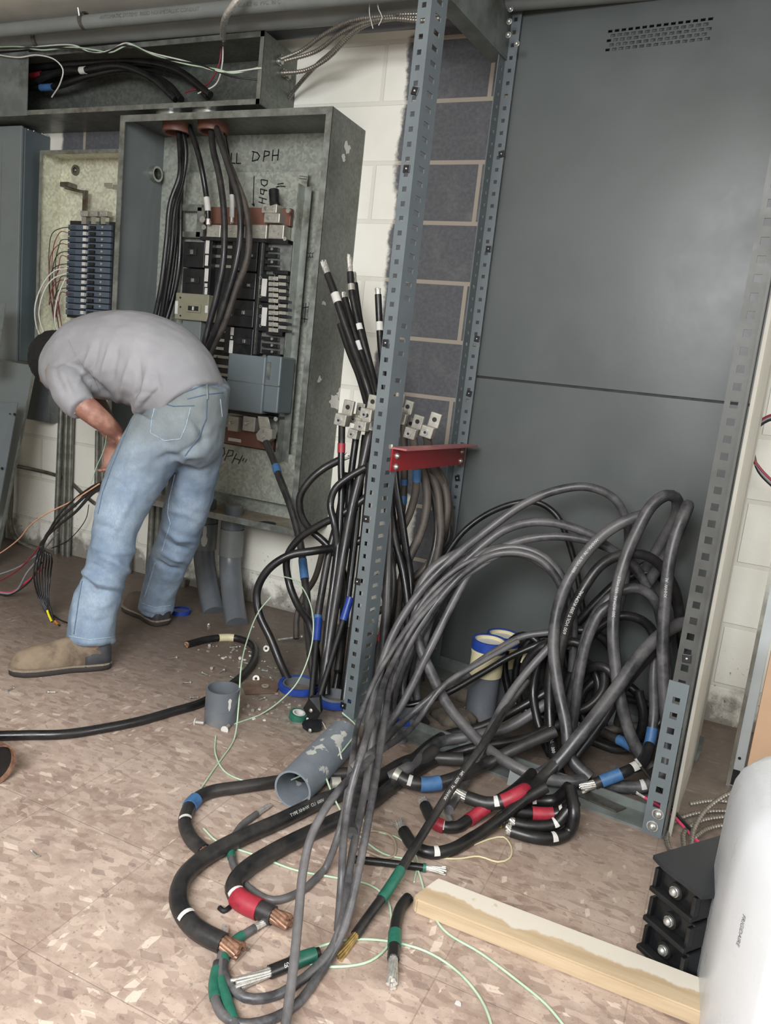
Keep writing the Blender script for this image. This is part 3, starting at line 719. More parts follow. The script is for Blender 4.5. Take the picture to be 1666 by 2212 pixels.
m = MB(); m.bx((X_(160, 700, -.05), -.06, .97), (X_(235, 700, -.05), -.02, 1.03)); m.build('lower_terminals', 'black', pn)
# ---------------- closed cabinet at far left
cb = thing('closed_cabinet', 'closed slate grey steel cabinet cut off by the left edge of the picture', 'electrical panel', (-3.25, 0, .884))
m = MB(); m.bx((-3.60, -.135, .884), (-2.979, -.001, 1.875), .003); m.build('body', pm('slate_steel', rgb('4c5659'), .45, 0, .06, 5), cb)
m = MB(); m.bx((-3.602, -.150, .880), (-2.985, -.136, 1.879), .003); dr = m.build('door', 'grey', cb)
m = MB(); m.bx((-3.55, -.1515, 1.0), (-3.10, -.1505, 1.80)); m.build('door_panel', 'grey', dr)
for px, py in ((61, 280), (73, 283), (91, 289), (103, 293)):
    r = ray(px, py); q = CAM + r * ((-2.9785 - CAM.x) / r.x); m = MB(); m.sphere(q, .004); m.build('rivet', 'bolt', cb)
jb = thing('small_grey_box', 'small dark grey box on the wall below the worker\'s head', 'box', (-2.9, 0, .62))
m = MB(); m.bx((X_(48, 850, -.06), -.06, Z_(80, 909, -.06)), (X_(106, 850, -.06), 0, Z_(80, 792, -.06)), .003); m.build('body', 'grey_d', jb)
m = MB(); m.bx((X_(48, 850, -.065), -.065, Z_(80, 907, -.065)), (X_(104, 850, -.065), -.061, Z_(80, 794, -.065)), .001); m.build('cover', pm('dull_slate_cover', rgb('4c5355'), .5), jb)
# ---------------- wireway (gutter) along the top
GX0, GX1, GY, GZ0, GZ1 = -3.60, -1.722, -.22, 1.893, 2.132
gt = thing('wireway', 'long open steel wireway across the top of the boxes with cables lying in it', 'cable trunking', ((GX0 + GX1) / 2, 0, GZ0))
m = MB(); open_box(m, GX0, GX1, GY, 0, GZ0, GZ1); m.build('trough', 'encl_d', gt)
m = MB(); m.bx((GX0, GY - .002, GZ0), (GX1, GY + .002, GZ0 + .018)); m.bx((GX0, GY - .002, GZ1 - .018), (GX1, GY + .002, GZ1)); m.bx((GX1 - .016, GY - .002, GZ0), (GX1, GY + .002, GZ1)); m.build('front_lip', 'galv', gt)
xg = X_(62, 170, GY)
m = MB(); m.bx((GX0, GY - .006, GZ0 - .003), (xg, GY - .002, GZ1 + .003)); m.build('cover', 'grey_d', gt)
for px, py in ((376, 230), (455, 229)):
    c = W(px, py, -.14); c.z = GZ0
    m = MB(); m.ring(c, c - Vector((0, 0, .016)), .066, .05, 32); m.build('locknut', 'galv_b', gt)
for px, py in ((606, 128), (610, 158), (601, 133), (617, 164)):
    r = ray(px, py); q = CAM + r * ((GX1 - CAM.x) / r.x); m = MB(); m.cyl(q, q + Vector((.018, 0, 0)), .011, 14); m.cyl(q + Vector((.004, 0, 0)), q + Vector((.009, 0, 0)), .015, 6); m.build('cable_connector', 'galv_b', gt)
# nipples between wireway and enclosure
for px, py, lb in ((381, 240, 'left'), (457, 240, 'right')):
    c = W(px, py, -.14); m = MB(); m.cyl((c.x, c.y, EZ1), (c.x, c.y, GZ0 - .016), .052, 28); tag(m.build('conduit_nipple', 'galv', None), 'short wide steel nipple joining wireway and enclosure, the %s one of two' % lb, 'pipe', 'nipples under the wireway')
# ---------------- conduits under the ceiling
def wl(px, py, y): return W(px, py, y)
pl = [('thin upper pipe under the ceiling, nearest the room, with printed lettering', [(-60, 70), (0, 64), (415, 27), (720, 2), (900, -14)], -.33, .024, 'pvc_l'),
      ('fat grey pipe under the ceiling, second from the top', [(-60, 96), (0, 91), (415, 57), (833, 26), (1010, 12)], -.22, .034, 'pvc_l'),
      ('dark grey pipe under the ceiling, lowest, tucked above the wireway', [(-60, 122), (0, 118), (415, 84), (833, 51), (1010, 36)], -.08, .028, 'pvc')]
hp = []
for lb, pp, y, r, mt in pl:
    a = W(pp[1][0], pp[1][1], y); b_ = W(pp[3][0], pp[3][1], y); z = (a.z + b_.z) / 2
    m = MB(); m.tube([(-4.55, y, a.z + (a.z - b_.z) * .4), (b_.x + .9, y, b_.z)], r, 22); o = m.build('ceiling_pipe', mt, None); tag(o, lb, 'pipe'); hp.append((o, y, r, a, b_))
for i, (px, py) in enumerate(((183, 45), (87, 85))):
    o, y, r, a, b_ = hp[i]; c = W(px, py, y); m = MB(); m.ring(c - Vector((.008, 0, 0)), c + Vector((.008, 0, 0)), r * 1.25, r * 1.02, 20); m.build('pipe_clamp', 'tarn', o)
    m = MB(); m.cyl(c + Vector((0, -r, 0)), c + Vector((0, -r - .01, .03)), .004); m.build('clamp_screw', 'bolt', o)
try:
    o, y, r, a, b_ = hp[0]; dx = (b_ - a).normalized()
    for tx, px in (('AUTOMATIC SYSTEMS  RIGID NONMETALLIC CONDUIT', 330), ('SCHEDULE 40  PVC  90 C', 560)):
        c = a + dx * ((W(px, 34 if px < 400 else 13, y) - a).dot(dx)); put_text(tx, .018, c + Vector((0, -r - .0008, 0)), dx, (0, 0, 1), 'printed_lettering', 'grey_d', o)
except Exception as e: print('text', e)
# bright steel conduit dropping from the ceiling into the wireway
P = [W(530, -20, -.42), W(508, 6, -.42), W(491, 30, -.40), W(483, 55, -.33), W(482, 84, -.19)]
P[-1].z = GZ1
o = pipe('steel_conduit', 'short shiny bent steel tube dropping from the ceiling into the wireway', 'pipe', P, .011, 'alu', .01, 16)
m = MB(); q = P[-1]; m.cyl(q + Vector((0, 0, .045)), q + Vector((0, 0, .0)), .015, 14); m.build('connector', 'galv', o)
# ---------------- steel conduits on the wall behind the worker
MT['emt'] = pm('old_steel_conduit', rgb('77786f'), .4, .5, .25, 25, .03, rgb('5a5046'), .4)
def vcond(px0, py0, px1, py1, r, lb, y=-.03, grp='steel conduits on the wall behind the worker'):
    a = W(px0, py0, y); b_ = W(px1, py1, y); x = (a.x + b_.x) / 2
    m = MB(); m.tube([(a.x, y, a.z), (b_.x, y, b_.z)], r, 14); o = m.build('steel_conduit', 'emt', None); tag(o, lb, 'pipe', grp)
    if b_.z < .3:
        m = MB(); m.box((b_.x * .8 + a.x * .2, y + .01, max(b_.z, .0) + .25), (.045, .012, .014)); m.build('strap', 'galv', o)
    return o
vcond(133, 870, 119, 1218, .013, 'left of the three upright steel conduits between the small grey box and the worker', -.035)
vcond(145, 880, 135, 1220, .011, 'middle of the three upright steel conduits between the small grey box and the worker', -.03)
vcond(155, 890, 146, 1222, .012, 'right of the three upright steel conduits between the small grey box and the worker', -.03)
vcond(211, 930, 209, 1060, .011, 'upright conduit just below the worker\'s hand, left one', -.03)
vcond(224, 930, 221, 1060, .011, 'upright conduit just below the worker\'s hand, right one', -.03)
vcond(282, 1090, 278, 1250, .013, 'thick upright conduit seen between the worker\'s legs, left one', -.045)
vcond(333, 1050, 322, 1240, .016, 'upright conduit seen between the worker\'s legs, right one', -.045)
vcond(346, 1050, 336, 1240, .014, 'dark conduit beside the worker\'s far leg', -.045)
vcond(400, 1250, 385, 1308, .012, 'short bent conduit stub behind the blue cap', -.03, None)
pipe('steel_conduit', 'bent steel conduit curving along the wall at far left into the floor corner', 'pipe', [W(26, 960, -.03), W(24, 1080, -.03), W(22, 1130, -.03), W(32, 1160, -.03), W(60, 1180, -.04), W(100, 1196, -.05)], .011, 'emt', .02, 14, 'steel conduits on the wall behind the worker')
pipe('steel_conduit', 'thin upright conduit at the very left edge beside the leaning cover', 'pipe', [W(12, 1000, -.03), W(5, 1195, -.03)], .011, 'emt', .1, 14, 'steel conduits on the wall behind the worker')
pipe('steel_conduit', 'sloping conduit running across the upright conduits, left of the worker', 'pipe', [W(28, 1005, -.012), W(120, 1026, -.012), W(150, 1040, -.012), W(180, 1068, -.012), W(205, 1088, -.012)], .0085, 'tarn', .03, 12)
pipe('flexible_conduit', 'thin dark conduit running along the wall above the narrow panelboard', 'pipe', [W(70, 276, -.02), W(130, 266, -.03), W(200, 262, -.02), W(262, 258, -.02)], .008, 'tarn', .03, 10)
# ---------------- covers leaning at far left
def slab(name, label, P4, nrm, t, mat, cat='cover'):
    m = MB(); m.prism(P4, Vector(nrm).normalized() * t); o = m.build(name, mat, None); tag(o, label, cat); return o
g1 = G(-35, 1290); 
a = Vector((-2.52, -.50, 0)); 
c1 = W(0, 1190, -.35); c2 = W(65, 800, -.20)
o = slab('leaning_panel_cover', 'tall light grey steel panel cover leaning on the wall at the left edge', [W(-120, 1270, -.42), W(-22, 1250, -.42), W(75, 790, -.22), W(-60, 770, -.22)], (0, .95, .2), .004, 'grey')
m = MB(); m.prism([W(-20, 1245, -.425), W(-12, 1248, -.40), W(80, 792, -.20), W(74, 790, -.225)], (0, .0, .004)); m.build('folded_edge', 'galv', o)
o2 = slab('leaning_trim_plate', 'narrow grey trim plate with screw holes leaning on top of the larger cover at left', [W(-60, 1120, -.47), W(-4, 1100, -.47), W(38, 870, -.35), W(-20, 868, -.35)], (0, .95, .2), .004, 'post')
for px, py in ((32, 895), (22, 894), (5, 1012)): 
    c = W(px, py, -.375 if py < 950 else -.43); m = MB(); m.cyl(c, c + Vector((0, -.003, 0)), .006 if px != 22 else .003); m.build('screw_hole', 'black_d', o2)
o3 = slab('leaning_metal_strip', 'thin dark metal plate leaning at the upper left edge over the closed cabinet', [W(-40, 800, -.40), W(-8, 800, -.40), W(12, 655, -.30), W(-30, 655, -.30)], (0, .95, .2), .004, 'grey_d')
# ---------------- galvanised rail and tan board at right
rl = thing('white_metal_rail', 'upright pale steel rail standing by the right wall in front of the tan board', 'rail', G(1585, 1705))
q = G(1587, 1700); 
m = MB(); m.bx((q.x - .018, q.y, 0), (q.x + .014, q.y + .03, 1.25), .002); m.build('web', pm('pale_painted_rail', rgb('9fa4a4'), .4, 0, .06, 8), rl)
m = MB(); m.bx((q.x - .022, q.y - .003, 0), (q.x - .012, q.y + .0, 1.25)); m.build('bright_flange', 'galv_b', rl)
m = MB(); m.bx((q.x - .016, q.y - .002, .005), (q.x + .006, q.y + .001, .05)); m.build('end_notch', 'black_d', rl)
for z in (.085, .62): m = MB(); m.cyl((q.x - .002, q.y, z), (q.x - .002, q.y - .002, z), .004); m.build('hole', 'black_d', rl)
m = MB(); q = G(1600, 1735); m.bx((q.x, q.y + .02, 0), (q.x + .75, q.y + .035, .42)); o = m.build('tan_board', pm('tan_fibreboard', rgb('a88a6e'), .7, 0, .06, 5, .05), None); tag(o, 'tan board standing at the right edge behind the white appliance', 'board')
# ================================================================== CABLES
def cable_mat(name, dark, dust, amt, rough=.38):
    s = NT(name); co = s.coord(); n = s.noise(co, 14, 7, .72); n2 = s.noise(co, 70, 4, .7); nl = s.noise(co, 3.5, 3, .5)
    c = s.mix(s.smooth(n, .35, .72, 0, amt), dark, dust)
    c = s.mix(s.smooth(nl, .4, .65, 0, amt * .6), c, dust)
    c = s.mix(s.smooth(n2, .68, .74, 0, .5), c, tuple(v * .35 for v in dark))
    s.bump(s.math('ADD', n, n2), .12, .002)
    return s.out(c, s.smooth(n, .3, .7, rough, rough + .2), 0)
MT['cab_k'] = cable_mat('black_cable_jacket', rgb('111113'), rgb('2b2a28'), .5, .24)
MT['cab_m'] = cable_mat('scuffed_cable_jacket', rgb('1a1a1c'), rgb('3f3c39'), .65, .28)
MT['cab_g'] = cable_mat('dusty_cable_jacket', rgb('2e2e31'), rgb('666464'), .85, .32)
MT['cab_b'] = cable_mat('brown_dusty_cable', rgb('2f2c29'), rgb('5a5149'), .9, .5)
def P3(p, r):
    if len(p) == 2: return G(p[0], p[1], r)
    if p[2] == 'f': return G(p[0], p[1], r + p[3])
    return W(p[0], p[1], p[2])
def nearest(C, px, py):
    best = 0; bd = 1e9
    for i, c in enumerate(C):
        q = toPX(c); d = (q[0] - px) ** 2 + (q[1] - py) ** 2
        if d < bd: bd = d; best = i
    return best
def arc(C):
    s = [0.0]
    for a, b in zip(C[:-1], C[1:]): s.append(s[-1] + (b - a).length)
    return s
def seg(C, S, s0, s1, step=.006):
    s0 = max(0, s0); s1 = min(S[-1], s1); out = []; k = max(2, int((s1 - s0) / step) + 1); j = 0
    for i in range(k):
        t = s0 + (s1 - s0) * i / (k - 1)
        while j < len(S) - 2 and S[j + 1] < t: j += 1
        f = (t - S[j]) / max(1e-9, S[j + 1] - S[j]); out.append(C[j].lerp(C[j + 1], min(1, max(0, f))))
    return out
def strands(p, d, r, L, mat, parent, name, n=9, splay=.25, seed=1):
    rr = random.Random(seed); d = d.normalized(); u, w = frame_of(d); m = MB()
    for k in range(n):
        a = 2 * math.pi * k / (n - 1) if k else 0; rad = r * .62 if k else 0
        tw = .9; e = rr.uniform(-.12, .12)
        pts = []
        for j in range(6):
            t = j / 5; aa = a + tw * t; q = rad * (1 + splay * t * t * (1 + e * 4))
            pts.append(p + d * (L * t * (1 + (e if j == 5 else 0))) + (u * math.cos(aa) + w * math.sin(aa)) * q)
        m.tube(pts, r * .36, 6)
    m.tube([p - d * .002, p + d * L * .85], r * .55, 8)
    return m.build(name, mat, parent)
BM = {'blue': 'blue', 'red': 'red', 'green': 'green', 'white': 'white', 'yellow': 'yellow', 'orange': 'orange', 'grey': 'lug', 'cream': 'cream'}
def bend_text(C, S, s0, txt, h, r, mat, parent, flip=False, ang=0.0):
    vs, fs = text_mesh(txt, h); m = MB(); out = []
    for v in vs:
        s_ = s0 + (-v.x if flip else v.x); s_ = min(max(s_, 0), S[-1] - 1e-4)
        j = 0
        while j < len(S) - 2 and S[j + 1] < s_: j += 1
        f = (s_ - S[j]) / max(1e-9, S[j + 1] - S[j]); c = C[j].lerp(C[j + 1], f)
        t = (C[min(j + 2, len(C) - 1)] - C[max(j - 1, 0)]).normalized()
        vw = (CAM - c); n = (vw - t * vw.dot(t)).normalized(); b = t.cross(n)
        a = ang - (v.y * (1 if not flip else -1)) / r
        out.append(c + (n * math.cos(a) + b * math.sin(a)) * (r + .0006))
    m.add(out, fs); return m.build('printed_lettering', mat, parent, fixn=False)
def cable(label, pts, r, mat='cab_k', bands=(), start=None, end=None, text=(), name='power_cable', cat='cable', group=None, seg_n=10, step=.012):
    V = [P3(p, r) for p in pts]
    for v in V: v.z = max(v.z, r * .98)
    C = catmull(V, step)
    for v in C: v.z = max(v.z, r * .98)
    m = MB(); m.tube(C, r, seg_n); o = m.build(name, mat, None, origin=tuple(C[0])); tag(o, label, cat, group)
    S = arc(C)
    for b in bands:
        kind, (px, py), L = b[:3]; i = nearest(C, px, py); sg = seg(C, S, S[i] - L / 2, S[i] + L / 2, .005)
        if len(sg) < 2: continue
        if kind == 'white' and L < .03:
            mb = MB(); vs = []; na = 7
            for c_, nx_ in zip(sg, sg[1:] + [sg[-1] * 2 - sg[-2]]):
                t_ = (nx_ - c_).normalized(); w_ = ((CAM - c_).normalized() + Vector((0, 0, .8))); w_ = (w_ - t_ * w_.dot(t_)).normalized(); b_ = t_.cross(w_)
                for j in range(na): a_ = (j / (na - 1) - .5) * 1.9; vs.append(c_ + (w_ * math.cos(a_) + b_ * math.sin(a_)) * (r * 1.04 + .0004))
            k_ = len(sg); mb.add(vs, [(i_ * na + j, i_ * na + j + 1, (i_ + 1) * na + j + 1, (i_ + 1) * na + j) for i_ in range(k_ - 1) for j in range(na - 1)], True)
            q = mb.build('wire_marker', 'white', o, fixn=False); q['label'] = 'white marker'; continue
        mb = MB(); mb.tube(sg, r * (1.10 if kind != 'white' else 1.07) + .0003, 14); q = mb.build('wire_marker' if kind in ('white',) and L < .03 else 'tape_wrap', BM[kind], o); q['label'] = kind + (' marker' if kind == 'white' else ' tape')
    for which, p, d in ((start, C[0], C[0] - C[2]), (end, C[-1], C[-1] - C[-3])):
        if which is None: continue
        kind, L = which[:2]
        mt = {'alu': 'alu', 'cu': 'copper', 'brass': 'brass'}[kind]
        e = strands(p, d, r * .8, L, mt, o, 'bare_strands', 10, which[2] if len(which) > 2 else .25, int(abs(p.x) * 997))
        e['label'] = {'alu': 'bare silver strands', 'cu': 'bare copper strands', 'brass': 'bare golden strands'}[kind]
    for (tx, (px, py), h, fl) in text:
        i = nearest(C, px, py); bend_text(C, S, S[i], tx, h, r, 'ink', o, fl)
    return o, C
MT['ink'] = pm('white_ink', rgb('b9b9b6'), .6, 0, .2, 200)
MT['brass'] = pm('golden_strands', rgb('b59a62'), .35, .7, .25, 80)
# -------- inside the enclosure
ye = -.17
E_ = 'cables coming down through the enclosure top'
cable('outermost left of the cables hanging along the left of the open enclosure', [(383, 262, -.14), (389, 330, -.15), (388, 380, -.16), (368, 440, -.17), (360, 520, -.17), (348, 620, -.17), (334, 690, -.17), (325, 740, -.17)], .010)
cable('second cable of the left run in the open enclosure, passing behind the metal bracket', [(390, 262, -.13), (402, 330, -.12), (392, 400, -.12), (378, 450, -.12), (370, 540, -.12), (357, 630, -.12), (345, 700, -.12)], .010)
cable('third cable of the left run in the open enclosure, dusty black', [(396, 262, -.12), (394, 330, -.10), (384, 420, -.09), (380, 500, -.09), (372, 580, -.09), (362, 640, -.10), (350, 700, -.10)], .011)
cable('innermost cable of the left run in the open enclosure, nearest the beige breaker', [(400, 264, -.13), (392, 380, -.08), (390, 520, -.08), (386, 580, -.08), (375, 640, -.08), (360, 690, -.09)], .011)
cable('black cable ending in a white sleeve at the left upper terminals of the open enclosure', [(405, 264, -.14), (425, 320, -.14), (436, 365, -.14), (444, 410, -.13), (449, 448, -.13), (450, 472, -.125)], .011, bands=[('white', (448, 438), .05)], end=('alu', .02))
cable('thin black cable with white sleeve ending above the middle upper terminals', [(478, 262, -.12), (490, 320, -.10), (498, 380, -.10), (501, 430, -.11), (501, 470, -.11)], .0085, bands=[('white', (501, 446), .085)], end=('alu', .02))
cable('wide black cable sweeping past the breakers, leftmost of the three long ones', [(455, 262, -.15), (460, 320, -.17), (474, 380, -.18), (484, 460, -.19), (483, 560, -.20), (468, 640, -.20), (452, 700, -.20), (440, 750, -.20), (425, 800, -.18)], .0125, 'cab_m')
cable('wide black cable crossing the breakers, middle of the three long ones', [(463, 262, -.16), (478, 310, -.19), (494, 360, -.20), (515, 430, -.205), (520, 500, -.21), (510, 570, -.215), (490, 640, -.215), (465, 715, -.21), (445, 760, -.20), (430, 800, -.18)], .0125, 'cab_m')
cable('wide brownish cable curving to the right across the breakers, rightmost of three', [(472, 262, -.14), (482, 320, -.17), (505, 380, -.18), (528, 440, -.18), (538, 500, -.19), (534, 560, -.20), (512, 620, -.20), (485, 700, -.20), (460, 750, -.19), (445, 800, -.17)], .0125, 'cab_b')
# -------- cable with silver lug and blue tapes hanging out of the enclosure
cable('long cable with two blue tape bands, bolted to the offset lug in the open enclosure', [(574, 955, -.17), (590, 990, -.20), (605, 1035, -.26), (625, 1085, -.30), (640, 1135, -.33), (650, 1180, -.36), (656, 1230, -.40), (663, 1290, -.45), (664, 1340, -.50), (672, 1420, -.58), (680, 1500, -.62)], .0135, 'cab_m', bands=[('blue', (598, 1014), .04), ('blue', (656, 1232), .075)])
# -------- lugs
def lug(px, py, y, s, tilt, label, turn=0.0, grp='mechanical lugs on the cable ends'):
    """two-barrel aluminium lug: stepped block with a screw hole above and a set screw below"""
    c = W(px, py, y); k = s
    o = thing('mechanical_lug', label, 'cable lug', c, grp); M = Matrix.Rotation(tilt, 3, 'Y') @ Matrix.Rotation(turn, 3, 'Z')
    def L(v): return c + M @ (Vector(v) * k)
    m = MB(); m.box(L((.0, .0, -.022)), (.040 * k, .036 * k, .036 * k), M, .003); m.build('barrel', 'lug', o)
    m = MB(); m.box(L((.008, .010, .018)), (.036 * k, .014 * k, .046 * k), M, .003); tg = m.build('tongue', 'lug', o)
    m = MB(); m.cyl(L((.008, .0028, .020)), L((.008, .0018, .020)), .0075 * k, 14); m.build('bolt_hole', 'black_d', tg)
    m = MB(); m.cyl(L((-.003, -.018, -.024)), L((-.003, -.0215, -.024)), .010 * k, 14); m.build('set_screw', 'bolt', o)
    m = MB(); m.cyl(L((-.003, -.0214, -.024)), L((-.003, -.0222, -.024)), .0045 * k, 6); m.build('hex_socket', 'black_d', o)
    return o
lug(743, 892, -.42, 1.05, .10, 'pale metal lug on the red-taped cable left of the front post')
lug(797, 880, -.44, 1.0, .08, 'pale lug half hidden behind the left edge of the front post')
lug(772, 893, -.36, .85, .06, 'small lug between the red-taped one and the front post')
lug(786, 908, -.46, .85, .05, 'lower lug with bright screw just left of the front post')
lug(768, 925, -.42, .85, .12, 'lowest lug left of the front post')
lug(855, 872, -.44, .85, .12, 'uppermost lug right of the front post, partly hidden by it')
lug(872, 890, -.42, .95, .14, 'pale lug just right of the post, second from it')
lug(850, 902, -.47, .9, .10, 'lug hard against the right edge of the front post')
lug(893, 922, -.44, .95, .16, 'middle lug above the red bracket')
lug(880, 925, -.38, .85, .12, 'small dull lug behind the middle one above the red bracket')
lug(929, 918, -.42, 1.0, .20, 'rightmost lug standing alone above the red bracket', .1)
# -------- upright cables left of the post
cable('cable with red tape band under the leftmost lug', [(739, 915, -.42), (738, 960, -.42), (737, 1000, -.43), (738, 1060, -.45), (734, 1140, -.48), (726, 1220, -.52), (712, 1320, -.57), (700, 1430, -.62), (692, 1510, -.66)], .0115, 'cab_k', bands=[('red', (737, 969), .032)])
cable('long cable ending in bare strands that loops left over the white wall', [(733, 994, -.42), (700, 1012, -.45), (668, 1040, -.47), (648, 1075, -.48), (652, 1115, -.47), (672, 1145, -.45), (700, 1170, -.44), (730, 1205, -.44), (745, 1260, -.46), (742, 1340, -.52), (730, 1450, -.62)], .0125, 'cab_k', start=('alu', .035))
cable('black cable bowing left below the stranded end, close to the post', [(790, 1010, -.44), (755, 1030, -.46), (725, 1055, -.48), (714, 1090, -.49), (722, 1130, -.5), (728, 1180, -.5), (720, 1260, -.53), (712, 1360, -.58), (705, 1500, -.66)], .012, 'cab_k')
cable('thick cable rising right and looping down behind the blue taped one', [(800, 1068, -.42), (740, 1110, -.46), (690, 1135, -.48), (645, 1165, -.49), (620, 1205, -.50), (625, 1260, -.50), (645, 1310, -.52), (668, 1345, -.55), (682, 1400, -.58), (690, 1480, -.63)], .0125, 'cab_k')
cable('big smooth black loop bulging leftmost over the white wall into the blue cap', [(800, 1160, -.40), (740, 1180, -.44), (680, 1190, -.50), (625, 1200, -.54), (580, 1230, -.57), (556, 1275, -.58), (560, 1325, -.59), (585, 1380, -.60), (605, 1430, -.61), (622, 1478, -.63)], .0135, 'cab_k')
SP = [('fat black cable running down beside the left edge of the post', [(800, 930, -.40), (785, 1000, -.42), (762, 1090, -.46), (745, 1180, -.50), (730, 1270, -.54), (716, 1360, -.58), (703, 1450, -.63), (695, 1520, -.66)], .0155, 'cab_m'),
      ('dark cable behind the fat one, left of the post', [(790, 940, -.36), (778, 1040, -.38), (768, 1150, -.42), (755, 1260, -.46), (740, 1380, -.52), (728, 1500, -.6)], .013, 'cab_k'),
      ('cable with short blue and red marks low beside the post', [(770, 940, -.38), (757, 1040, -.40), (748, 1150, -.42), (735, 1250, -.44), (742, 1330, -.5), (735, 1420, -.56), (722, 1510, -.62)], .0115, 'cab_k'),
      ('cable with wide blue tape low left of the post', [(745, 1020, -.38), (735, 1100, -.40), (712, 1190, -.44), (697, 1270, -.48), (686, 1340, -.53), (680, 1420, -.58), (676, 1520, -.64)], .0125, 'cab_m'),
      ('shadowed cable pressed against the post from the left', [(800, 1000, -.5), (792, 1100, -.52), (780, 1220, -.55), (765, 1340, -.59), (750, 1460, -.64), (742, 1530, -.67)], .012, 'cab_k')]
for i, (lb, P, r, mt) in enumerate(SP):
    cable(lb, P, r, mt, bands=[[], [], [('blue', (740, 1335), .05), ('red', (728, 1400), .03)], [('blue', (687, 1345), .06), ('red', (680, 1385), .02)], []][i])
cable('brown dusty cable bending out of the wall base behind the bundle', [(700, 1180, -.25), (680, 1250, -.25), (655, 1290, -.27), (642, 1330, -.30), (640, 1380, -.34)], .011, 'cab_b')
# cables with bare ends reaching up in front of the enclosure side
UPW = [('tall bare-ended cable leaning left across the enclosure side, white marker halfway', [(708, 592, -.30), (722, 630, -.31), (742, 690, -.32), (763, 750, -.33), (785, 810, -.35), (800, 860, -.36), (806, 900, -.38)], .0135, [('white', (735, 644), .034)], ('alu', .045)),
       ('short silver-tipped cable behind the tall leaning one', [(745, 645, -.27), (760, 700, -.29), (782, 770, -.31), (803, 840, -.34), (810, 900, -.36)], .0125, [('white', (775, 748), .035)], ('alu', .02)),
       ('upright cable with the longest bare silver strands, beside the enclosure edge', [(757, 588, -.27), (760, 630, -.28), (772, 690, -.29), (785, 740, -.30), (800, 790, -.31), (815, 850, -.34)], .0115, [('white', (779, 710), .022), ('grey', (760, 622), .022)], ('alu', .055)),
       ('thin bare-ended cable just behind the upright one', [(767, 612, -.24), (772, 650, -.25), (780, 700, -.26), (796, 770, -.28), (812, 830, -.30)], .010, [], ('alu', .035)),
       ('bare-ended cable standing closest to the front post with a white band', [(817, 636, -.25), (819, 680, -.25), (822, 740, -.26), (828, 800, -.28), (832, 860, -.3)], .0115, [('white', (820, 708), .03)], ('alu', .02)),
       ('dark cable following the enclosure edge down towards the lugs', [(735, 700, -.22), (755, 760, -.24), (775, 810, -.27), (790, 860, -.31), (800, 900, -.34)], .012, [], None)]
for lb, P, r, bs, st in UPW: cable(lb, P, r, 'cab_k', bands=bs, start=st)
# -------- right of the post (inside the frame)
cable('glossy black cable with bare tip rising beside the post above the red bracket', [(848, 948, -.45), (850, 985, -.46), (856, 1050, -.46), (866, 1110, -.46), (876, 1180, -.46), (886, 1240, -.46), (888, 1300, -.48), (880, 1380, -.5), (868, 1470, -.56), (862, 1540, -.62)], .0125, 'cab_k', start=('alu', .03), bands=[('grey', (849, 968), .02)])
cable('cable under the rightmost lug passing behind the red bracket, curving wide right', [(922, 940, -.42), (935, 1010, -.34), (962, 1060, -.28), (972, 1120, -.25), (965, 1170, -.26), (945, 1210, -.30), (915, 1250, -.36), (880, 1290, -.42), (850, 1340, -.46), (835, 1420, -.5)], .014, 'cab_b')
cable('dusty cable with a high blue tape band below the red bracket', [(893, 945, -.44), (900, 1000, -.42), (898, 1060, -.40), (885, 1110, -.40), (866, 1150, -.42), (850, 1210, -.46), (838, 1290, -.5), (826, 1380, -.56), (815, 1480, -.62)], .0125, 'cab_b', bands=[('blue', (901, 1030), .042)])
cable('dusty cable with blue tape low behind the glossy one', [(872, 915, -.42), (874, 1000, -.40), (872, 1070, -.38), (866, 1120, -.38), (850, 1180, -.38), (840, 1260, -.42), (830, 1360, -.48)], .0115, 'cab_b', bands=[('blue', (871, 1075), .03), ('blue', (864, 1040), .02)])
BR = [((912, 1010), (922, 1060), (920, 1110), (905, 1160), (880, 1215), (862, 1280), (856, 1380), (850, 1480)),
      ((925, 1010), (945, 1060), (950, 1110), (952, 1150), (945, 1200), (925, 1270), (905, 1350), (895, 1450)),
      ((936, 1005), (957, 1040), (966, 1090), (960, 1140), (948, 1190), (938, 1260), (920, 1350), (908, 1470)),
      ((918, 1020), (938, 1080), (944, 1130), (940, 1180), (920, 1250), (900, 1330), (880, 1440)),
      ((842, 1030), (846, 1100), (855, 1170), (872, 1240), (882, 1320), (876, 1420), (872, 1520)),
      ((838, 1060), (840, 1140), (838, 1220), (836, 1300), (828, 1400), (818, 1510))]
BL = ['dusty brown cable sweeping right and back under the red bracket, innermost bend', 'dusty brown cable of the wide bend under the red bracket, second from outside', 'dusty brown cable at the outside of the bend nearest the rear post',
      'shadowed brown cable within the bend under the red bracket', 'black cable hidden behind the glossy one right of the post', 'grey cable hugging the right side of the front post']
for i, (P, lb) in enumerate(zip(BR, BL)):
    n = len(P); y0 = [-.36, -.32, -.27, -.30, -.42, -.56][i]; y1 = [-.52, -.46, -.40, -.44, -.56, -.68][i]
    cable(lb, [(p[0], p[1], y0 + (y1 - y0) * j / (n - 1)) for j, p in enumerate(P)], [.014, .0135, .0145, .012, .013, .014][i], ['cab_b', 'cab_b', 'cab_b', 'cab_m', 'cab_k', 'cab_m'][i])
cable('cable with a bright red tape band right of the post base', [(835, 1180, -.50), (846, 1230, -.51), (848, 1290, -.53), (838, 1345, -.56), (826, 1380, -.58), (815, 1430, -.6), (806, 1500, -.63), (800, 1560, -.66)], .0145, 'cab_m', bands=[('red', (829, 1372), .045)])
cable('brown cable crossing low behind the red taped one', [(800, 1330, -.5), (835, 1310, -.46), (870, 1270, -.40), (905, 1240, -.36), (940, 1200, -.33)], .0115, 'cab_b')
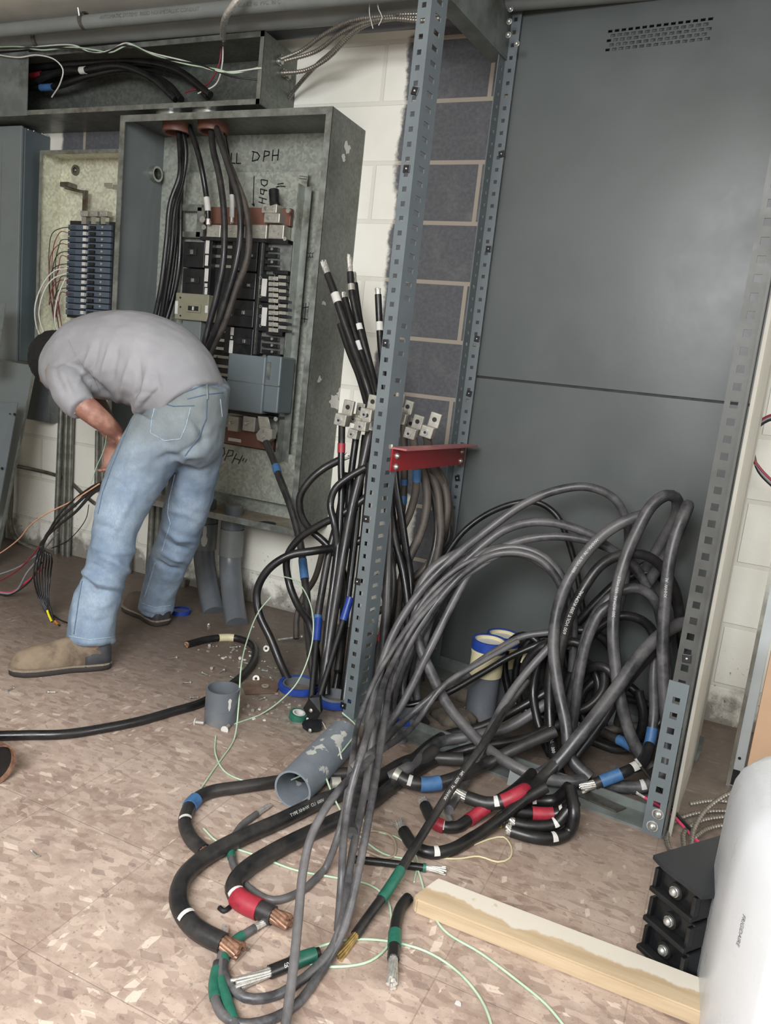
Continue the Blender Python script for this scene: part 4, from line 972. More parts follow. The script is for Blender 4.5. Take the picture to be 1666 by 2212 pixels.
cable('short black cable crossing the bundle under the dusty bends', [(970, 1125, -.25), (968, 1165, -.27), (930, 1215, -.33), (893, 1250, -.36), (860, 1310, -.4)], .012, 'cab_m')
# -------- long grey cables: floor up to the arches in front of the panel
LA = [('long grey cable of the fan, arching highest over the panel and down on the right', [(760, 1800, 'f', .10), (785, 1650, -.86), (808, 1500, -.76), (850, 1370, -.66), (915, 1270, -.58), (985, 1200, -.52), (1060, 1140, -.46), (1130, 1090, -.43), (1200, 1060, -.40), (1270, 1052, -.38), (1325, 1075, -.36), (1352, 1120, -.34), (1358, 1180, -.33), (1350, 1260, -.33), (1320, 1380, -.34)], .0125, 'cab_g'),
      ('grey fan cable with the second highest arch, dark stained', [(835, 1640, -.72), (838, 1500, -.70), (880, 1370, -.64), (950, 1270, -.56), (1030, 1190, -.50), (1090, 1145, -.47), (1150, 1128, -.46), (1210, 1132, -.44), (1275, 1155, -.42), (1320, 1185, -.40), (1360, 1215, -.38), (1420, 1300, -.35)], .0125, 'cab_g'),
      ('grey fan cable running nearly flat to the right below the second arch', [(858, 1700, -.78), (845, 1560, -.70), (870, 1440, -.66), (940, 1320, -.58), (1010, 1230, -.52), (1090, 1180, -.48), (1170, 1160, -.46), (1240, 1162, -.44), (1300, 1178, -.42), (1360, 1210, -.39), (1400, 1270, -.37)], .0125, 'cab_g'),
      ('grey fan cable of the low round arch, outer one', [(905, 1620, -.62), (900, 1500, -.60), (915, 1390, -.58), (950, 1290, -.55), (1000, 1225, -.52), (1070, 1185, -.49), (1140, 1188, -.47), (1195, 1222, -.45), (1228, 1270, -.44), (1240, 1350, -.43), (1235, 1450, -.44)], .012, 'cab_g'),
      ('grey fan cable of the low round arch, inner one', [(880, 1600, -.66), (870, 1480, -.62), (900, 1380, -.58), (960, 1290, -.54), (1020, 1225, -.51), (1085, 1195, -.49), (1150, 1205, -.47), (1200, 1245, -.46), (1222, 1300, -.45), (1228, 1400, -.44)], .012, 'cab_g'),
      ('straight grey cable slanting down from the arch, lightest of the fan', [(800, 1720, 'f', .04), (815, 1650, -.82), (870, 1520, -.72), (930, 1400, -.65), (985, 1290, -.58), (1030, 1215, -.53), (1065, 1190, -.50), (1120, 1183, -.48), (1175, 1203, -.47), (1215, 1250, -.46), (1232, 1330, -.45)], .0115, 'cab_g'),
      ('slim grey cable with a shiny top edge slanting through the fan', [(790, 1640, -.84), (830, 1520, -.76), (880, 1400, -.70), (930, 1320, -.64), (1000, 1240, -.58), (1060, 1200, -.52), (1120, 1194, -.50), (1170, 1212, -.49), (1210, 1262, -.48), (1222, 1350, -.46)], .0105, 'cab_g'),
      ('thin black cable arching over behind the grey fan to a narrow tip', [(962, 1200, -.34), (1000, 1150, -.32), (1050, 1112, -.30), (1110, 1088, -.29), (1160, 1085, -.28), (1200, 1110, -.28), (1225, 1160, -.28), (1245, 1230, -.28), (1260, 1320, -.29)], .0095, 'cab_k'),
      ('dark cable at the left of the fan disappearing into the blue floor cap', [(820, 1240, -.44), (850, 1360, -.50), (868, 1450, -.56), (872, 1520, -.60), (880, 1600, -.66)], .013, 'cab_m'),
      ('grey cable in the middle of the fan dropping straight to the floor rail', [(905, 1330, -.52), (893, 1420, -.54), (888, 1500, -.56), (900, 1580, -.60), (910, 1640, -.64)], .013, 'cab_m')]
for lb, P, r, mt in LA: cable(lb, P, r, mt)
# S-curve grey cable dropping from the fan across the floor rail to the right
cable('heavy grey cable bending at the fan then running low to the right along the rail', [(1000, 1190, -.50), (940, 1225, -.54), (908, 1270, -.57), (898, 1330, -.60), (905, 1390, -.63), (930, 1450, -.66), (965, 1520, -.70), (1005, 1570, -.73), (1050, 1615, -.76), (1110, 1655, -.79), (1170, 1680, -.79), (1230, 1688, -.76), (1262, 1684, -.73)], .0155, 'cab_g')
# tall loops at right
cable('tallest loop of thick grey cable at the right, folded over at its top', [(1275, 1680, -.71), (1235, 1640, -.70), (1222, 1560, -.66), (1205, 1480, -.62), (1196, 1400, -.58), (1204, 1320, -.55), (1225, 1260, -.53), (1262, 1200, -.50), (1310, 1150, -.47), (1360, 1122, -.45), (1400, 1110, -.43)], .0165, 'cab_g', text=[('600 VOLT  AL  XHHW', (1262, 1200), .012, False)])
cable('thick grey loop cable rising to the folded top beside the tallest loop', [(1405, 1655, -.60), (1372, 1610, -.60), (1345, 1530, -.60), (1330, 1440, -.58), (1325, 1360, -.56), (1332, 1280, -.53), (1350, 1210, -.50), (1375, 1150, -.47), (1410, 1090, -.44), (1440, 1070, -.42), (1460, 1075, -.40), (1462, 1110, -.36), (1430, 1170, -.30), (1390, 1240, -.28)], .0165, 'cab_g', text=[('300 KCM AL  600 VOLT', (1340, 1290), .011, False)])
cable('rightmost thick grey loop with a narrow hairpin top and long straight drop', [(1290, 1690, -.70), (1350, 1700, -.68), (1400, 1696, -.66), (1432, 1670, -.63), (1442, 1600, -.60), (1436, 1500, -.58), (1432, 1400, -.56), (1437, 1300, -.54), (1447, 1210, -.52), (1462, 1150, -.50), (1478, 1110, -.48), (1486, 1092, -.45), (1480, 1110, -.40), (1450, 1180, -.36), (1400, 1260, -.32)], .0165, 'cab_g', bands=[('white', (1386, 1699), .012)], text=[('XHHW  AL', (1440, 1270), .011, False)])
cable('dark printed cable just inside the tallest loop, lettered 600 VOLT 300 KCM AL', [(1185, 1560, -.58), (1200, 1480, -.57), (1212, 1400, -.56), (1232, 1330, -.55), (1262, 1270, -.53), (1300, 1220, -.50), (1345, 1198, -.47), (1390, 1198, -.44), (1430, 1225, -.41), (1460, 1280, -.38), (1470, 1350, -.36)], .0145, 'cab_m', text=[('600 VOLT 300 KCM AL', (1237, 1325), .013, False)])
cable('heavy straight grey cable crossing diagonally up to the right behind the hairpin loop', [(1130, 1720, -.80), (1190, 1660, -.76), (1260, 1580, -.70), (1330, 1490, -.62), (1380, 1420, -.56), (1430, 1370, -.50), (1470, 1348, -.45), (1500, 1345, -.42)], .0185, 'cab_g')
cable('second diagonal grey cable below the heavy straight one', [(1240, 1640, -.66), (1300, 1560, -.60), (1350, 1480, -.55), (1400, 1420, -.50), (1450, 1370, -.44)], .014, 'cab_m')
IN = [('inner coil cable curving over inside the big loops, dusty top', [(1225, 1550, -.5), (1250, 1440, -.48), (1280, 1340, -.46), (1320, 1290, -.44), (1370, 1270, -.42), (1410, 1290, -.40), (1430, 1350, -.38), (1440, 1450, -.37), (1440, 1550, -.38)], .0145, 'cab_g'),
      ('lower inner coil cable close to the panel', [(1210, 1560, -.44), (1225, 1480, -.42), (1260, 1400, -.40), (1300, 1350, -.38), (1350, 1330, -.36), (1400, 1350, -.34), (1425, 1420, -.33), (1430, 1520, -.34)], .014, 'cab_m'),
      ('dark coil cable deep behind the big loops', [(1150, 1560, -.38), (1180, 1450, -.36), (1230, 1370, -.34), (1290, 1300, -.32), (1350, 1250, -.30), (1420, 1240, -.28), (1460, 1300, -.27), (1475, 1400, -.28)], .014, 'cab_k'),
      ('small dark coil cable with a round top next to the cream pipe', [(1100, 1500, -.36), (1090, 1440, -.35), (1100, 1390, -.34), (1130, 1372, -.33), (1160, 1385, -.33), (1170, 1430, -.34), (1165, 1500, -.36)], .012, 'cab_k'),
      ('second small dark coil cable behind the cream pipe', [(1125, 1530, -.34), (1115, 1450, -.33), (1135, 1395, -.32), (1170, 1370, -.31), (1210, 1380, -.31), (1225, 1440, -.32)], .012, 'cab_k'),
      ('glossy black cable bending down in the middle of the heap', [(1190, 1390, -.52), (1165, 1430, -.54), (1152, 1490, -.56), (1158, 1540, -.59), (1172, 1590, -.62), (1190, 1630, -.66)], .013, 'cab_k'),
      ('dark cable with small white lettering in the middle of the heap', [(1205, 1380, -.56), (1190, 1450, -.58), (1188, 1540, -.61), (1195, 1620, -.66), (1210, 1700, -.72), (1225, 1760, -.77), (1215, 1795, -.82), (1180, 1805, -.86)], .0150, 'cab_k'),
      ('black cable hanging right behind the lettered one', [(1250, 1560, -.52), (1235, 1620, -.56), (1240, 1680, -.62), (1258, 1730, -.68), (1245, 1765, -.74)], .015, 'cab_m'),
      ('grey curved cable rising between the two tallest loops', [(1215, 1660, -.60), (1238, 1560, -.56), (1252, 1460, -.54), (1270, 1380, -.52), (1300, 1320, -.50), (1330, 1300, -.48)], .0145, 'cab_g'),
      ('short upright grey cable with faded blue tape inside the hairpin loop', [(1415, 1410, -.46), (1412, 1470, -.48), (1413, 1540, -.50), (1405, 1600, -.53), (1392, 1640, -.56)], .0135, 'cab_g'),
      ('dark cable with blue tape lying low inside the loops', [(1290, 1575, -.46), (1320, 1590, -.49), (1360, 1610, -.52), (1395, 1640, -.56)], .013, 'cab_m'),
      ('horizontal dusty cable low at the back of the right heap', [(1260, 1530, -.34), (1310, 1505, -.34), (1360, 1510, -.35), (1410, 1525, -.37)], .013, 'cab_m'),
      ('brownish cable lying along the floor at the back right', [(1230, 1610, -.40), (1300, 1580, -.38), (1370, 1570, -.38), (1430, 1585, -.40)], .014, 'cab_b'),
      ('thin cable running off to the right through the frame side', [(1330, 1260, -.25), (1390, 1220, -.24), (1450, 1190, -.23), (1530, 1160, -.22)], .009, 'cab_k')]
for lb, P, r, mt in IN:
    bs = []
    if 'faded blue' in lb: bs = [('blue', (1403, 1598), .07)]
    if 'with blue tape lying low' in lb: bs = [('blue', (1350, 1605), .05)]
    cable(lb, P, r, mt, bands=bs, text=[('600V   AL   300', (1190, 1600), .012, False)] if 'small white lettering' in lb else ())
cable('grey cable slanting down-left from the heap, printed, above the crossing one', [(1190, 1395, -.56), (1140, 1450, -.60), (1095, 1510, -.66), (1060, 1575, -.74), (1010, 1680, -.88), (970, 1750, 'f', .06)], .0115, 'cab_g')
# horizontal bundle on the floor rail
HB = [('dark cable lying across the floor rail, top of the three going left', [(1190, 1490, -.52), (1120, 1530, -.56), (1040, 1570, -.62), (960, 1600, -.68), (880, 1650, 'f', .03)], .0135, 'cab_k'),
      ('grey cable lying across the floor rail, middle of the three', [(1180, 1520, -.56), (1100, 1570, -.62), (1020, 1590, -.68), (950, 1615, -.73), (880, 1660, 'f', .02), (840, 1680, 'f', 0)], .0155, 'cab_g'),
      ('dark cable lying across the floor rail, lowest of the three', [(1220, 1560, -.60), (1120, 1600, -.68), (1040, 1612, -.74), (960, 1650, -.80), (890, 1670, 'f', .01)], .0145, 'cab_k')]
for lb, P, r, mt in HB: cable(lb, P, r, mt)
cable('cable with dark blue tape and a white marker resting left on the floor rail', [(852, 1672, 'f', .02), (885, 1690, 'f', .01), (930, 1694, 'f', .01), (985, 1680, 'f', .02), (1050, 1650, -.80), (1120, 1615, -.74), (1200, 1580, -.68)], .0165, 'cab_m', bands=[('grey', (856, 1675), .03), ('white', (889, 1691), .010), ('blue', (930, 1694), .05)])
cable('black cable with a wide red tape wrap and bare silver end amid the heap', [(1008, 1722, 'f', .03), (1050, 1735, 'f', .03), (1085, 1732, 'f', .04), (1125, 1712, 'f', .06), (1160, 1690, -.82), (1210, 1640, -.74), (1260, 1580, -.66)], .0155, 'cab_m', bands=[('white', (1070, 1740), .010), ('red', (1118, 1714), .075)], start=('alu', .04))
cable('cable with silver end and bright blue tape resting on the rail at the right', [(1285, 1693, -.74), (1320, 1680, -.72), (1352, 1667, -.70), (1385, 1650, -.66), (1405, 1610, -.6)], .0145, 'cab_m', bands=[('blue', (1323, 1678), .055), ('white', (1366, 1660), .02)], start=('alu', .035))
cable('black cable with two red tapes and a white marker left of the heap', [(918, 1740), (935, 1772), (955, 1785), (985, 1787), (1015, 1770), (1050, 1745, 'f', .02), (1100, 1715, 'f', .05), (1150, 1670, -.8)], .0135, 'cab_k', bands=[('red', (942, 1775), .035), ('white', (955, 1785), .010), ('red', (1030, 1762), .06)], start=('alu', .02))
cable('black cable curving in a wide hook on the floor towards the photographer', [(872, 1795), (895, 1828), (930, 1842), (975, 1835), (1030, 1805), (1080, 1770, 'f', .02), (1130, 1730, 'f', .05), (1180, 1700, 'f', .08)], .0135, 'cab_k', bands=[('white', (944, 1844), .010)], start=('alu', .03))
for i, (P, lb) in enumerate((([(1108, 1735, 'f', .03), (1150, 1730, 'f', .03), (1200, 1728, 'f', .04), (1230, 1700, 'f', .09)], 'dark cable with white marker, topmost of the folded stack on the floor rail'),
                          ([(1112, 1752, 'f', .02), (1160, 1758, 'f', .02), (1210, 1756, 'f', .03), (1245, 1730, 'f', .07)], 'dark cable with a faint red wrap in the folded stack'),
                          ([(1112, 1778, 'f', .01), (1150, 1785, 'f', .01), (1200, 1780, 'f', .02), (1228, 1750, 'f', .05)], 'black cable with white marker second lowest in the folded stack'),
                          ([(1105, 1795), (1150, 1808), (1195, 1812), (1230, 1795, 'f', .01), (1240, 1760, 'f', .05), (1232, 1700, 'f', .09)], 'black cable with white marker lowest in the folded stack, nearest the photographer'))):
    cable(lb, P, .0145, 'cab_k', bands=[[('white', (1156, 1724), .010)], [('red', (1175, 1757), .05), ('white', (1215, 1748), .012)], [('white', (1192, 1772), .010)], [('white', (1190, 1797), .010)]][i], start=('alu', .012) if i in (2, 3) else None)
# extra dark filler cables low in the heap that the photograph shows as tangled coils
rn = random.Random(5)
for k in range(9):
    cx = 1180 + rn.uniform(0, 190); cy = 1470 + rn.uniform(-40, 110); yy = -.30 - rn.uniform(0, .14); rx = rn.uniform(50, 95); ry = rn.uniform(60, 120); a0 = rn.uniform(0, 6.28); P = []
    for j in range(9):
        a = a0 + j * .62; P.append((min(1455, cx + rx * math.cos(a)), cy + ry * math.sin(a), yy + .05 * math.sin(a * .7 + k)))
    cable('shadowed coil of dark cable low in the tangled heap before the grey panel', P, .0135, rn.choice(['cab_k', 'cab_m', 'cab_m']), group='dark coils deep in the cable heap')
# -------- foreground cables
cable('thickest black cable curving leftmost on the floor to a bare copper end', [(1000, 1640, 'f', .01), (900, 1640, 'f', 0), (800, 1690), (700, 1728), (600, 1775), (510, 1815), (430, 1862), (392, 1905), (388, 1955), (412, 1995), (445, 2020), (482, 2038)], .0175, 'cab_m', bands=[('white', (408, 1986), .009)], end=('cu', .035), text=[('TYPE XHHW  CU  600V', (650, 1750), .010, True)])
cable('thick black cable with a red tape wrap ending in copper strands pointing right', [(940, 1620, 'f', .02), (870, 1680, 'f', 0), (790, 1740), (690, 1790), (600, 1835), (530, 1880), (505, 1915), (520, 1945), (550, 1960), (590, 1978)], .0175, 'cab_m', bands=[('red', (532, 1952), .055), ('white', (502, 1935), .010)], end=('cu', .035))
cable('thick black cable with blue tape and copper end hooking around at the left', [(760, 1670), (680, 1675), (600, 1688), (520, 1700), (450, 1712), (415, 1735), (400, 1775), (412, 1810), (440, 1838)], .0150, 'cab_m', bands=[('blue', (420, 1738), .032), ('white', (401, 1778), .009)], end=('cu', .022))
cable('slim cable with green tape looping down to a bare silver end at left', [(1080, 1200, -.50), (1000, 1235, -.56), (925, 1300, -.64), (860, 1385, -.74), (805, 1480, -.84), (775, 1560, -.92), (760, 1650, 'f', .12), (735, 1790, 'f', .08), (700, 1880), (650, 1925), (590, 1945), (540, 1920), (505, 1870), (500, 1825), (520, 1785), (555, 1758)], .0075, 'cab_g', bands=[('green', (503, 1838), .06)], end=('alu', .045, .1))
cable('slim cable curving round to a green taped end below the copper one at left', [(1060, 1210, -.51), (985, 1260, -.58), (910, 1330, -.67), (850, 1430, -.78), (812, 1560, 'f', .25), (790, 1700, 'f', .15), (760, 1850, 'f', .08), (745, 1960, 'f', .05), (722, 2040, 'f', .02), (660, 2110), (590, 2152), (530, 2155), (490, 2115), (484, 2070), (505, 2035), (550, 2005)], .0078, 'cab_g', bands=[('green', (496, 2050), .07)], end=('alu', .022, .1))
cable('slim cable sweeping along the bottom edge to the green taped silver end at bottom left', [(1040, 1200, -.5), (960, 1260, -.57), (895, 1340, -.65), (855, 1430, -.73), (830, 1560, 'f', .25), (805, 1720, 'f', .18), (775, 1880, 'f', .10), (745, 2000, 'f', .04), (700, 2090), (640, 2170), (580, 2204), (520, 2212), (480, 2190), (462, 2140), (470, 2080)], .0078, 'cab_g', bands=[('green', (464, 2120), .06)])
cable('silver ended cable with long green tape running off the bottom edge', [(480, 2055), (475, 2110), (490, 2160), (505, 2205), (520, 2240)], .0078, 'cab_g', bands=[('green', (490, 2165), .085)], start=('alu', .055, .1))
cable('slim grey cable falling straight through the foreground off the bottom edge', [(1120, 1385, -.56), (1040, 1430, -.64), (960, 1480, -.72), (900, 1560, -.80), (800, 1640, 'f', .22), (722, 1720, 'f', .2), (675, 1800, 'f', .16), (655, 1880, 'f', .12), (645, 1980, 'f', .08), (635, 2080, 'f', .05), (622, 2180, 'f', .02), (610, 2260)], .0080, 'cab_g')
cable('slim grey cable crossing from the cream pipe down-left over the foreground', [(1195, 1365, -.50), (1130, 1375, -.52), (1080, 1400, -.56), (1020, 1440, -.62), (950, 1490, -.70), (870, 1560, -.78), (800, 1630, 'f', .22), (760, 1660, 'f', .2)], .0095, 'cab_g')
cable('black twin of the crossing cable, just under it before the cream pipe', [(1180, 1385, -.46), (1100, 1420, -.50), (1040, 1455, -.54), (960, 1500, -.6), (900, 1520, -.64), (830, 1530, -.68)], .0095, 'cab_k')
cable('slim grey cable dropping beside the post then fanning into the foreground', [(1090, 1195, -.50), (1010, 1215, -.55), (930, 1280, -.62), (880, 1360, -.68), (835, 1480, -.76), (790, 1600, 'f', .28), (755, 1720, 'f', .2), (742, 1820, 'f', .12), (738, 1900, 'f', .06), (730, 2010, 'f', .01)], .0075, 'cab_g')
cable('long straight cable with green tape ending in golden strands in the foreground', [(1140, 1470, -.60), (1095, 1530, -.68), (1050, 1600, 'f', .17), (985, 1690, 'f', .11), (940, 1760, 'f', .07), (890, 1840, 'f', .04), (840, 1920, 'f', .02), (800, 1975, 'f', .01), (768, 2020)], .0095, 'cab_m', bands=[('green', (838, 1905), .085)], end=('brass', .055, .5), text=[('XHHW  AL  600V  SIM', (975, 1705), .009, True)])
cable('short cut cable with green tape lying vertically, silver strands at its bottom', [(882, 1940), (866, 1960), (856, 1995), (852, 2040), (850, 2072)], .0110, 'cab_k', bands=[('green', (851, 2032), .034)], end=('alu', .055, .35), name='cable_offcut')
cable('short cut cable lying sideways with a crumpled silver end', [(752, 1855), (800, 1860), (860, 1867), (920, 1875)], .0080, 'cab_k', bands=[('green', (917, 1874), .012)], end=('alu', .04, .9), name='cable_offcut')
cable('printed cable piece with green tape and thick silver strands at the bottom left', [(690, 2060), (655, 2070), (620, 2085), (582, 2100)], .0110, 'cab_k', bands=[('green', (660, 2068), .045)], end=('alu', .06, .5), name='cable_offcut', text=[('600V', (618, 2086), .010, True)])
cable('black cable snaking from the left edge past the plastic coupling to a white taped end', [(-20, 1590), (60, 1588), (140, 1586), (220, 1574), (300, 1558), (370, 1538), (430, 1520), (480, 1492), (525, 1458), (550, 1420), (542, 1390), (505, 1378), (455, 1380), (405, 1392)], .0125, 'cab_k', bands=[('cream', (488, 1379), .055)], end=('cu', .004))
# left wires
def wire(label, pts, r, mat, cat='wire', name='wire', group=None, **k): return cable(label, pts, r, mat, name=name, cat=cat, group=group, seg_n=6, **k)
MT['ltgreen'] = pm('pale_green_wire', rgb('a9bfa6'), .5, 0, .1, 30); MT['w_white'] = pm('white_wire', rgb('c9c8c0'), .5, 0, .1, 30)
MT['w_red'] = pm('dark_red_wire', rgb('7d2a34'), .45, 0, .1, 30); MT['w_pink'] = pm('pink_red_wire', rgb('c2405f'), .45, 0, .1, 30)
MT['w_grey'] = pm('grey_wire', rgb('85888f'), .45, 0, .1, 30); MT['w_peach'] = pm('peach_wire', rgb('cf9c7c'), .45, 0, .1, 30)
hs = [(222, 1040), (205, 1052), (190, 1062)]
wb = []
for k in range(7):
    o = k * 4.6; o += (k * 5 % 7) * 1.5; P = [(250, 985 + k, -.67), (228, 1035 + k * 2.0, -.66), (200, 1050 + k * 3, -.67), (165, 1075 + o, -.68), (130 - k, 1108 + o, -.69), (104 - k * 3, 1150 + o, -.69), (80 + k * 5, 1200, -.69), (73 + k * 6, 1240, -.70 + k * .006), (83 + k * 3.5, 1290, -.69), (104 + k * 1.2, 1330, -.69)]
    wire('black wire of the bundle hanging from the worker to the floor', P, .0032, 'cab_k', group='black wires in the worker\'s bundle')
wire('wire ending in a yellow taped tip by the boot', [(98, 1300, -.69), (104, 1325, -.70), (112, 1350, -.71)], .0035, 'cab_k', bands=[('yellow', (106, 1333), .05)])
wire('wire ending in an orange tip by the boot', [(108, 1310, -.69), (115, 1335, -.70), (122, 1360, -.71), (128, 1375, -.72)], .0035, 'cab_k', bands=[('orange', (118, 1350), .03)])
wire('black wire running from the yellow tip bundle behind the trouser leg', [(100, 1312, -.69), (112, 1328), (132, 1340), (160, 1350)], .003, 'cab_k')
wire('peach wire trailing left from the bundle', [(215, 1045, -.68), (160, 1080, -.68), (100, 1110, -.66), (65, 1135, -.62), (40, 1165, -.58), (0, 1195, -.55), (-30, 1210, -.55)], .0025, 'w_peach')
wire('pink-red wire trailing to the left edge', [(95, 1225, -.66), (60, 1255, -.62), (20, 1280, -.6), (-30, 1300, -.6)], .0035, 'w_pink')
wire('grey wire trailing left, upper one', [(125, 1150, -.66), (90, 1190, -.62), (40, 1225, -.58), (-30, 1250, -.55)], .003, 'w_grey')
wire('grey wire trailing left, lower one', [(100, 1190, -.66), (60, 1235, -.64), (30, 1280, -.62), (-20, 1330, -.62)], .0035, 'w_grey')
wire('dark red wire trailing left across the bundle', [(130, 1120, -.66), (85, 1180, -.63), (40, 1230, -.60), (-20, 1265, -.58)], .003, 'w_red')
wire('black wire trailing low to the left edge', [(90, 1215, -.66), (60, 1260, -.64), (10, 1290, -.62), (-30, 1310, -.62)], .003, 'cab_k')
wire('pale dangling wire between the worker\'s hand and the bundle', [(232, 930, -.6), (225, 970, -.58), (208, 1010, -.56), (196, 1045, -.56)], .002, 'ltgreen')
wire('thin black wire hanging behind the bundle near the knee', [(192, 1090, -.05), (186, 1120, -.05), (150, 1165, -.05), (110, 1185, -.05)], .002, 'cab_k')
# pale green wires on the floor
wire('pale green wire looping from the wall down to the blue taped cable', [(585, 1290, -.56), (560, 1320, -.62), (535, 1380, -.75), (520, 1450, 'f', .13), (516, 1520, 'f', .06), (505, 1600), (460, 1665), (420, 1725)], .0022, 'ltgreen')
wire('pale green wire arching from the dark loop down past the blue cap', [(615, 1246, -.52), (640, 1255, -.55), (665, 1290, -.60), (677, 1340, -.65), (672, 1400, -.68), (645, 1470, -.72), (610, 1510, 'f', .02), (560, 1545), (500, 1566)], .0022, 'ltgreen')
wire('pale green wire lying from the coupling into the big plastic pipe', [(466, 1590), (466, 1630), (490, 1670), (540, 1690), (590, 1696), (640, 1680, 'f', .03), (720, 1640, 'f', .06), (750, 1610, 'f', .07), (770, 1570, 'f', .06), (740, 1540, 'f', .06)], .0022, 'ltgreen')
wire('long pale green wire wandering across the open floor to the bottom', [(440, 1790), (470, 1818), (560, 1850), (640, 1880), (720, 1895), (800, 1912), (835, 1940), (846, 1985), (840, 2040), (800, 2076), (740, 2088), (680, 2085), (655, 2075), (670, 2055), (740, 2032), (830, 2032), (920, 2055), (990, 2100), (1040, 2160), (1062, 2215), (1070, 2260)], .0024, 'ltgreen')
wire('pale green wire running to the right past the wooden board', [(690, 1640, 'f', .06), (725, 1730, 'f', .02), (770, 1800), (830, 1845), (890, 1860), (905, 1885), (925, 1950), (960, 2010), (1040, 2060), (1120, 2120), (1180, 2170), (1230, 2230)], .0024, 'ltgreen')
wire('short pale green wire beside the flat metal loop', [(770, 1730), (800, 1790), (860, 1810), (900, 1850), (895, 1905)], .002, 'ltgreen')
wire('cream string bent in a rough square on the floor', [(1025, 1825), (1060, 1812), (1088, 1808), (1105, 1830), (1100, 1855), (1075, 1862), (1035, 1850), (990, 1855), (930, 1853)], .0022, 'cream', cat='string', name='string')
MT['sandloop'] = pm('dull_wire_loop', rgb('9d8f7c'), .5, 0, .1, 30)
wire('flat tan wire loop lying on the floor among the cables', [(765, 1805), (790, 1795), (835, 1800), (852, 1815), (850, 1850), (830, 1853), (800, 1842), (765, 1825)], .003, 'sandloop', cat='wire loop', name='wire_loop')
# wires in the wireway and conduit
wire('twisted white wire strung along the front of the wireway', [(-20, 108, -.24), (40, 106, -.24), (90, 100, -.24), (160, 98, -.24), (200, 114, -.24), (240, 108, -.24), (272, 93, -.24), (320, 112, -.235), (400, 132, -.23), (480, 155, -.23), (565, 147, -.225)], .0028, 'w_white')
wire('second twisted wire, pale green, strung along the wireway', [(-20, 102, -.245), (40, 101, -.245), (90, 108, -.245), (160, 102, -.245), (205, 108, -.245), (240, 113, -.245), (280, 97, -.24), (330, 118, -.24), (400, 138, -.235), (470, 150, -.23), (505, 158, -.23), (562, 145, -.2)], .0028, 'ltgreen')
wire('black twisted wire strung along the wireway with the pale ones', [(-20, 107, -.25), (80, 103, -.25), (150, 105, -.25), (220, 116, -.25), (270, 98, -.245), (340, 124, -.24), (430, 140, -.235), (500, 165, -.22), (562, 173, -.18)], .0028, 'cab_k')
wire('white wire drooping into the wireway near its left end', [(-20, 116, -.24), (40, 124, -.24), (80, 119, -.24), (120, 130, -.23), (136, 150, -.22), (130, 180, -.20), (112, 210, -.17)], .0028, 'w_white')
wire('white wire dropping from the steel tube into the wireway', [(482, 90, -.14), (480, 140, -.13), (468, 180, -.13), (428, 202, -.12)], .003, 'w_white')
wire('dark red wire dropping from the steel tube into the wireway', [(479, 90, -.13), (473, 140, -.12), (450, 180, -.11), (400, 200, -.10)], .003, 'w_red')
for i, P in enumerate(([(66, 165, -.10), (140, 155, -.10), (220, 150, -.10), (300, 155, -.10), (360, 180, -.11), (392, 215, -.14)], [(66, 180, -.12), (130, 155, -.12), (180, 152, -.13), (260, 142, -.13), (330, 170, -.13), (380, 215, -.14)],
                       [(66, 150, -.07), (200, 140, -.07), (330, 145, -.07), (400, 165, -.08), (450, 210, -.12)], [(66, 190, -.10), (120, 187, -.1), (190, 165, -.11), (280, 150, -.11), (350, 180, -.12), (375, 210, -.14)], [(66, 145, -.12), (160, 138, -.12), (280, 132, -.1), (380, 150, -.1), (455, 205, -.13)])):
    cable(['black cable lying at the back of the wireway, red taped at its left end', 'black cable in the wireway with a white marker', 'black cable along the upper back of the wireway', 'black cable in the wireway with blue tape at lower left', 'black cable bending down at the right of the wireway bundle'][i], P, .013, 'cab_k', bands=[[('red', (80, 165), .06)], [('white', (180, 152), .03)], [], [('blue', (100, 188), .07)], []][i])
# armoured flexible cables from the wireway end up to the ceiling
def mc(label, pts, r=.0078, group=None):
    V = [P3(p, r) for p in pts]
    for v in V: v.z = max(v.z, r)
    C0 = catmull(V, .006); S = arc(C0); C = seg(C0, S, 0, S[-1], .0030)
    rad = [r * (1.0 if (i % 3) else .68) for i in range(len(C))]
    m = MB(); m.tube(C, rad, 8); o = m.build('armoured_cable', 'mc', None, origin=tuple(C[0])); tag(o, label, 'armoured cable', group); return o
MT['mc'] = pm('armour_steel', rgb('86827a'), .35, .7, .15, 120)
mc('armoured cable from the wireway end, highest of the four arcs', [(606, 128, -.2), (650, 110, -.18), (700, 75, -.22), (760, 45, -.27), (830, 36, -.29), (900, 38, -.29), (985, 25, -.29), (1040, 10, -.29)])
mc('armoured cable from the wireway end, second arc', [(614, 132, -.2), (680, 112, -.18), (740, 70, -.24), (790, 48, -.28), (850, 40, -.30), (920, 44, -.30), (1025, 22, -.30)])
mc('armoured cable from the lower connector of the wireway end', [(612, 158, -.2), (660, 152, -.18), (705, 128, -.19), (745, 90, -.23), (790, 52, -.27), (850, 34, -.28), (930, 30, -.28)])
mc('armoured cable crossing the others and running down behind the enclosure', [(612, 230, -.02), (640, 190, -.06), (680, 145, -.12), (720, 110, -.20), (760, 72, -.25), (800, 50, -.28), (860, 38, -.3)])
wire('thin string tied round the armoured cables near the ceiling', [(800, -10, -.30), (798, 25, -.30), (803, 50, -.31), (806, 62, -.31)], .0015, 'w_white', cat='string', name='string')
wire('second thin string hanging at the ceiling beside the armoured cables', [(815, -10, -.30), (818, 20, -.31), (826, 38, -.31), (818, 55, -.31)], .0015, 'w_white', cat='string', name='string')
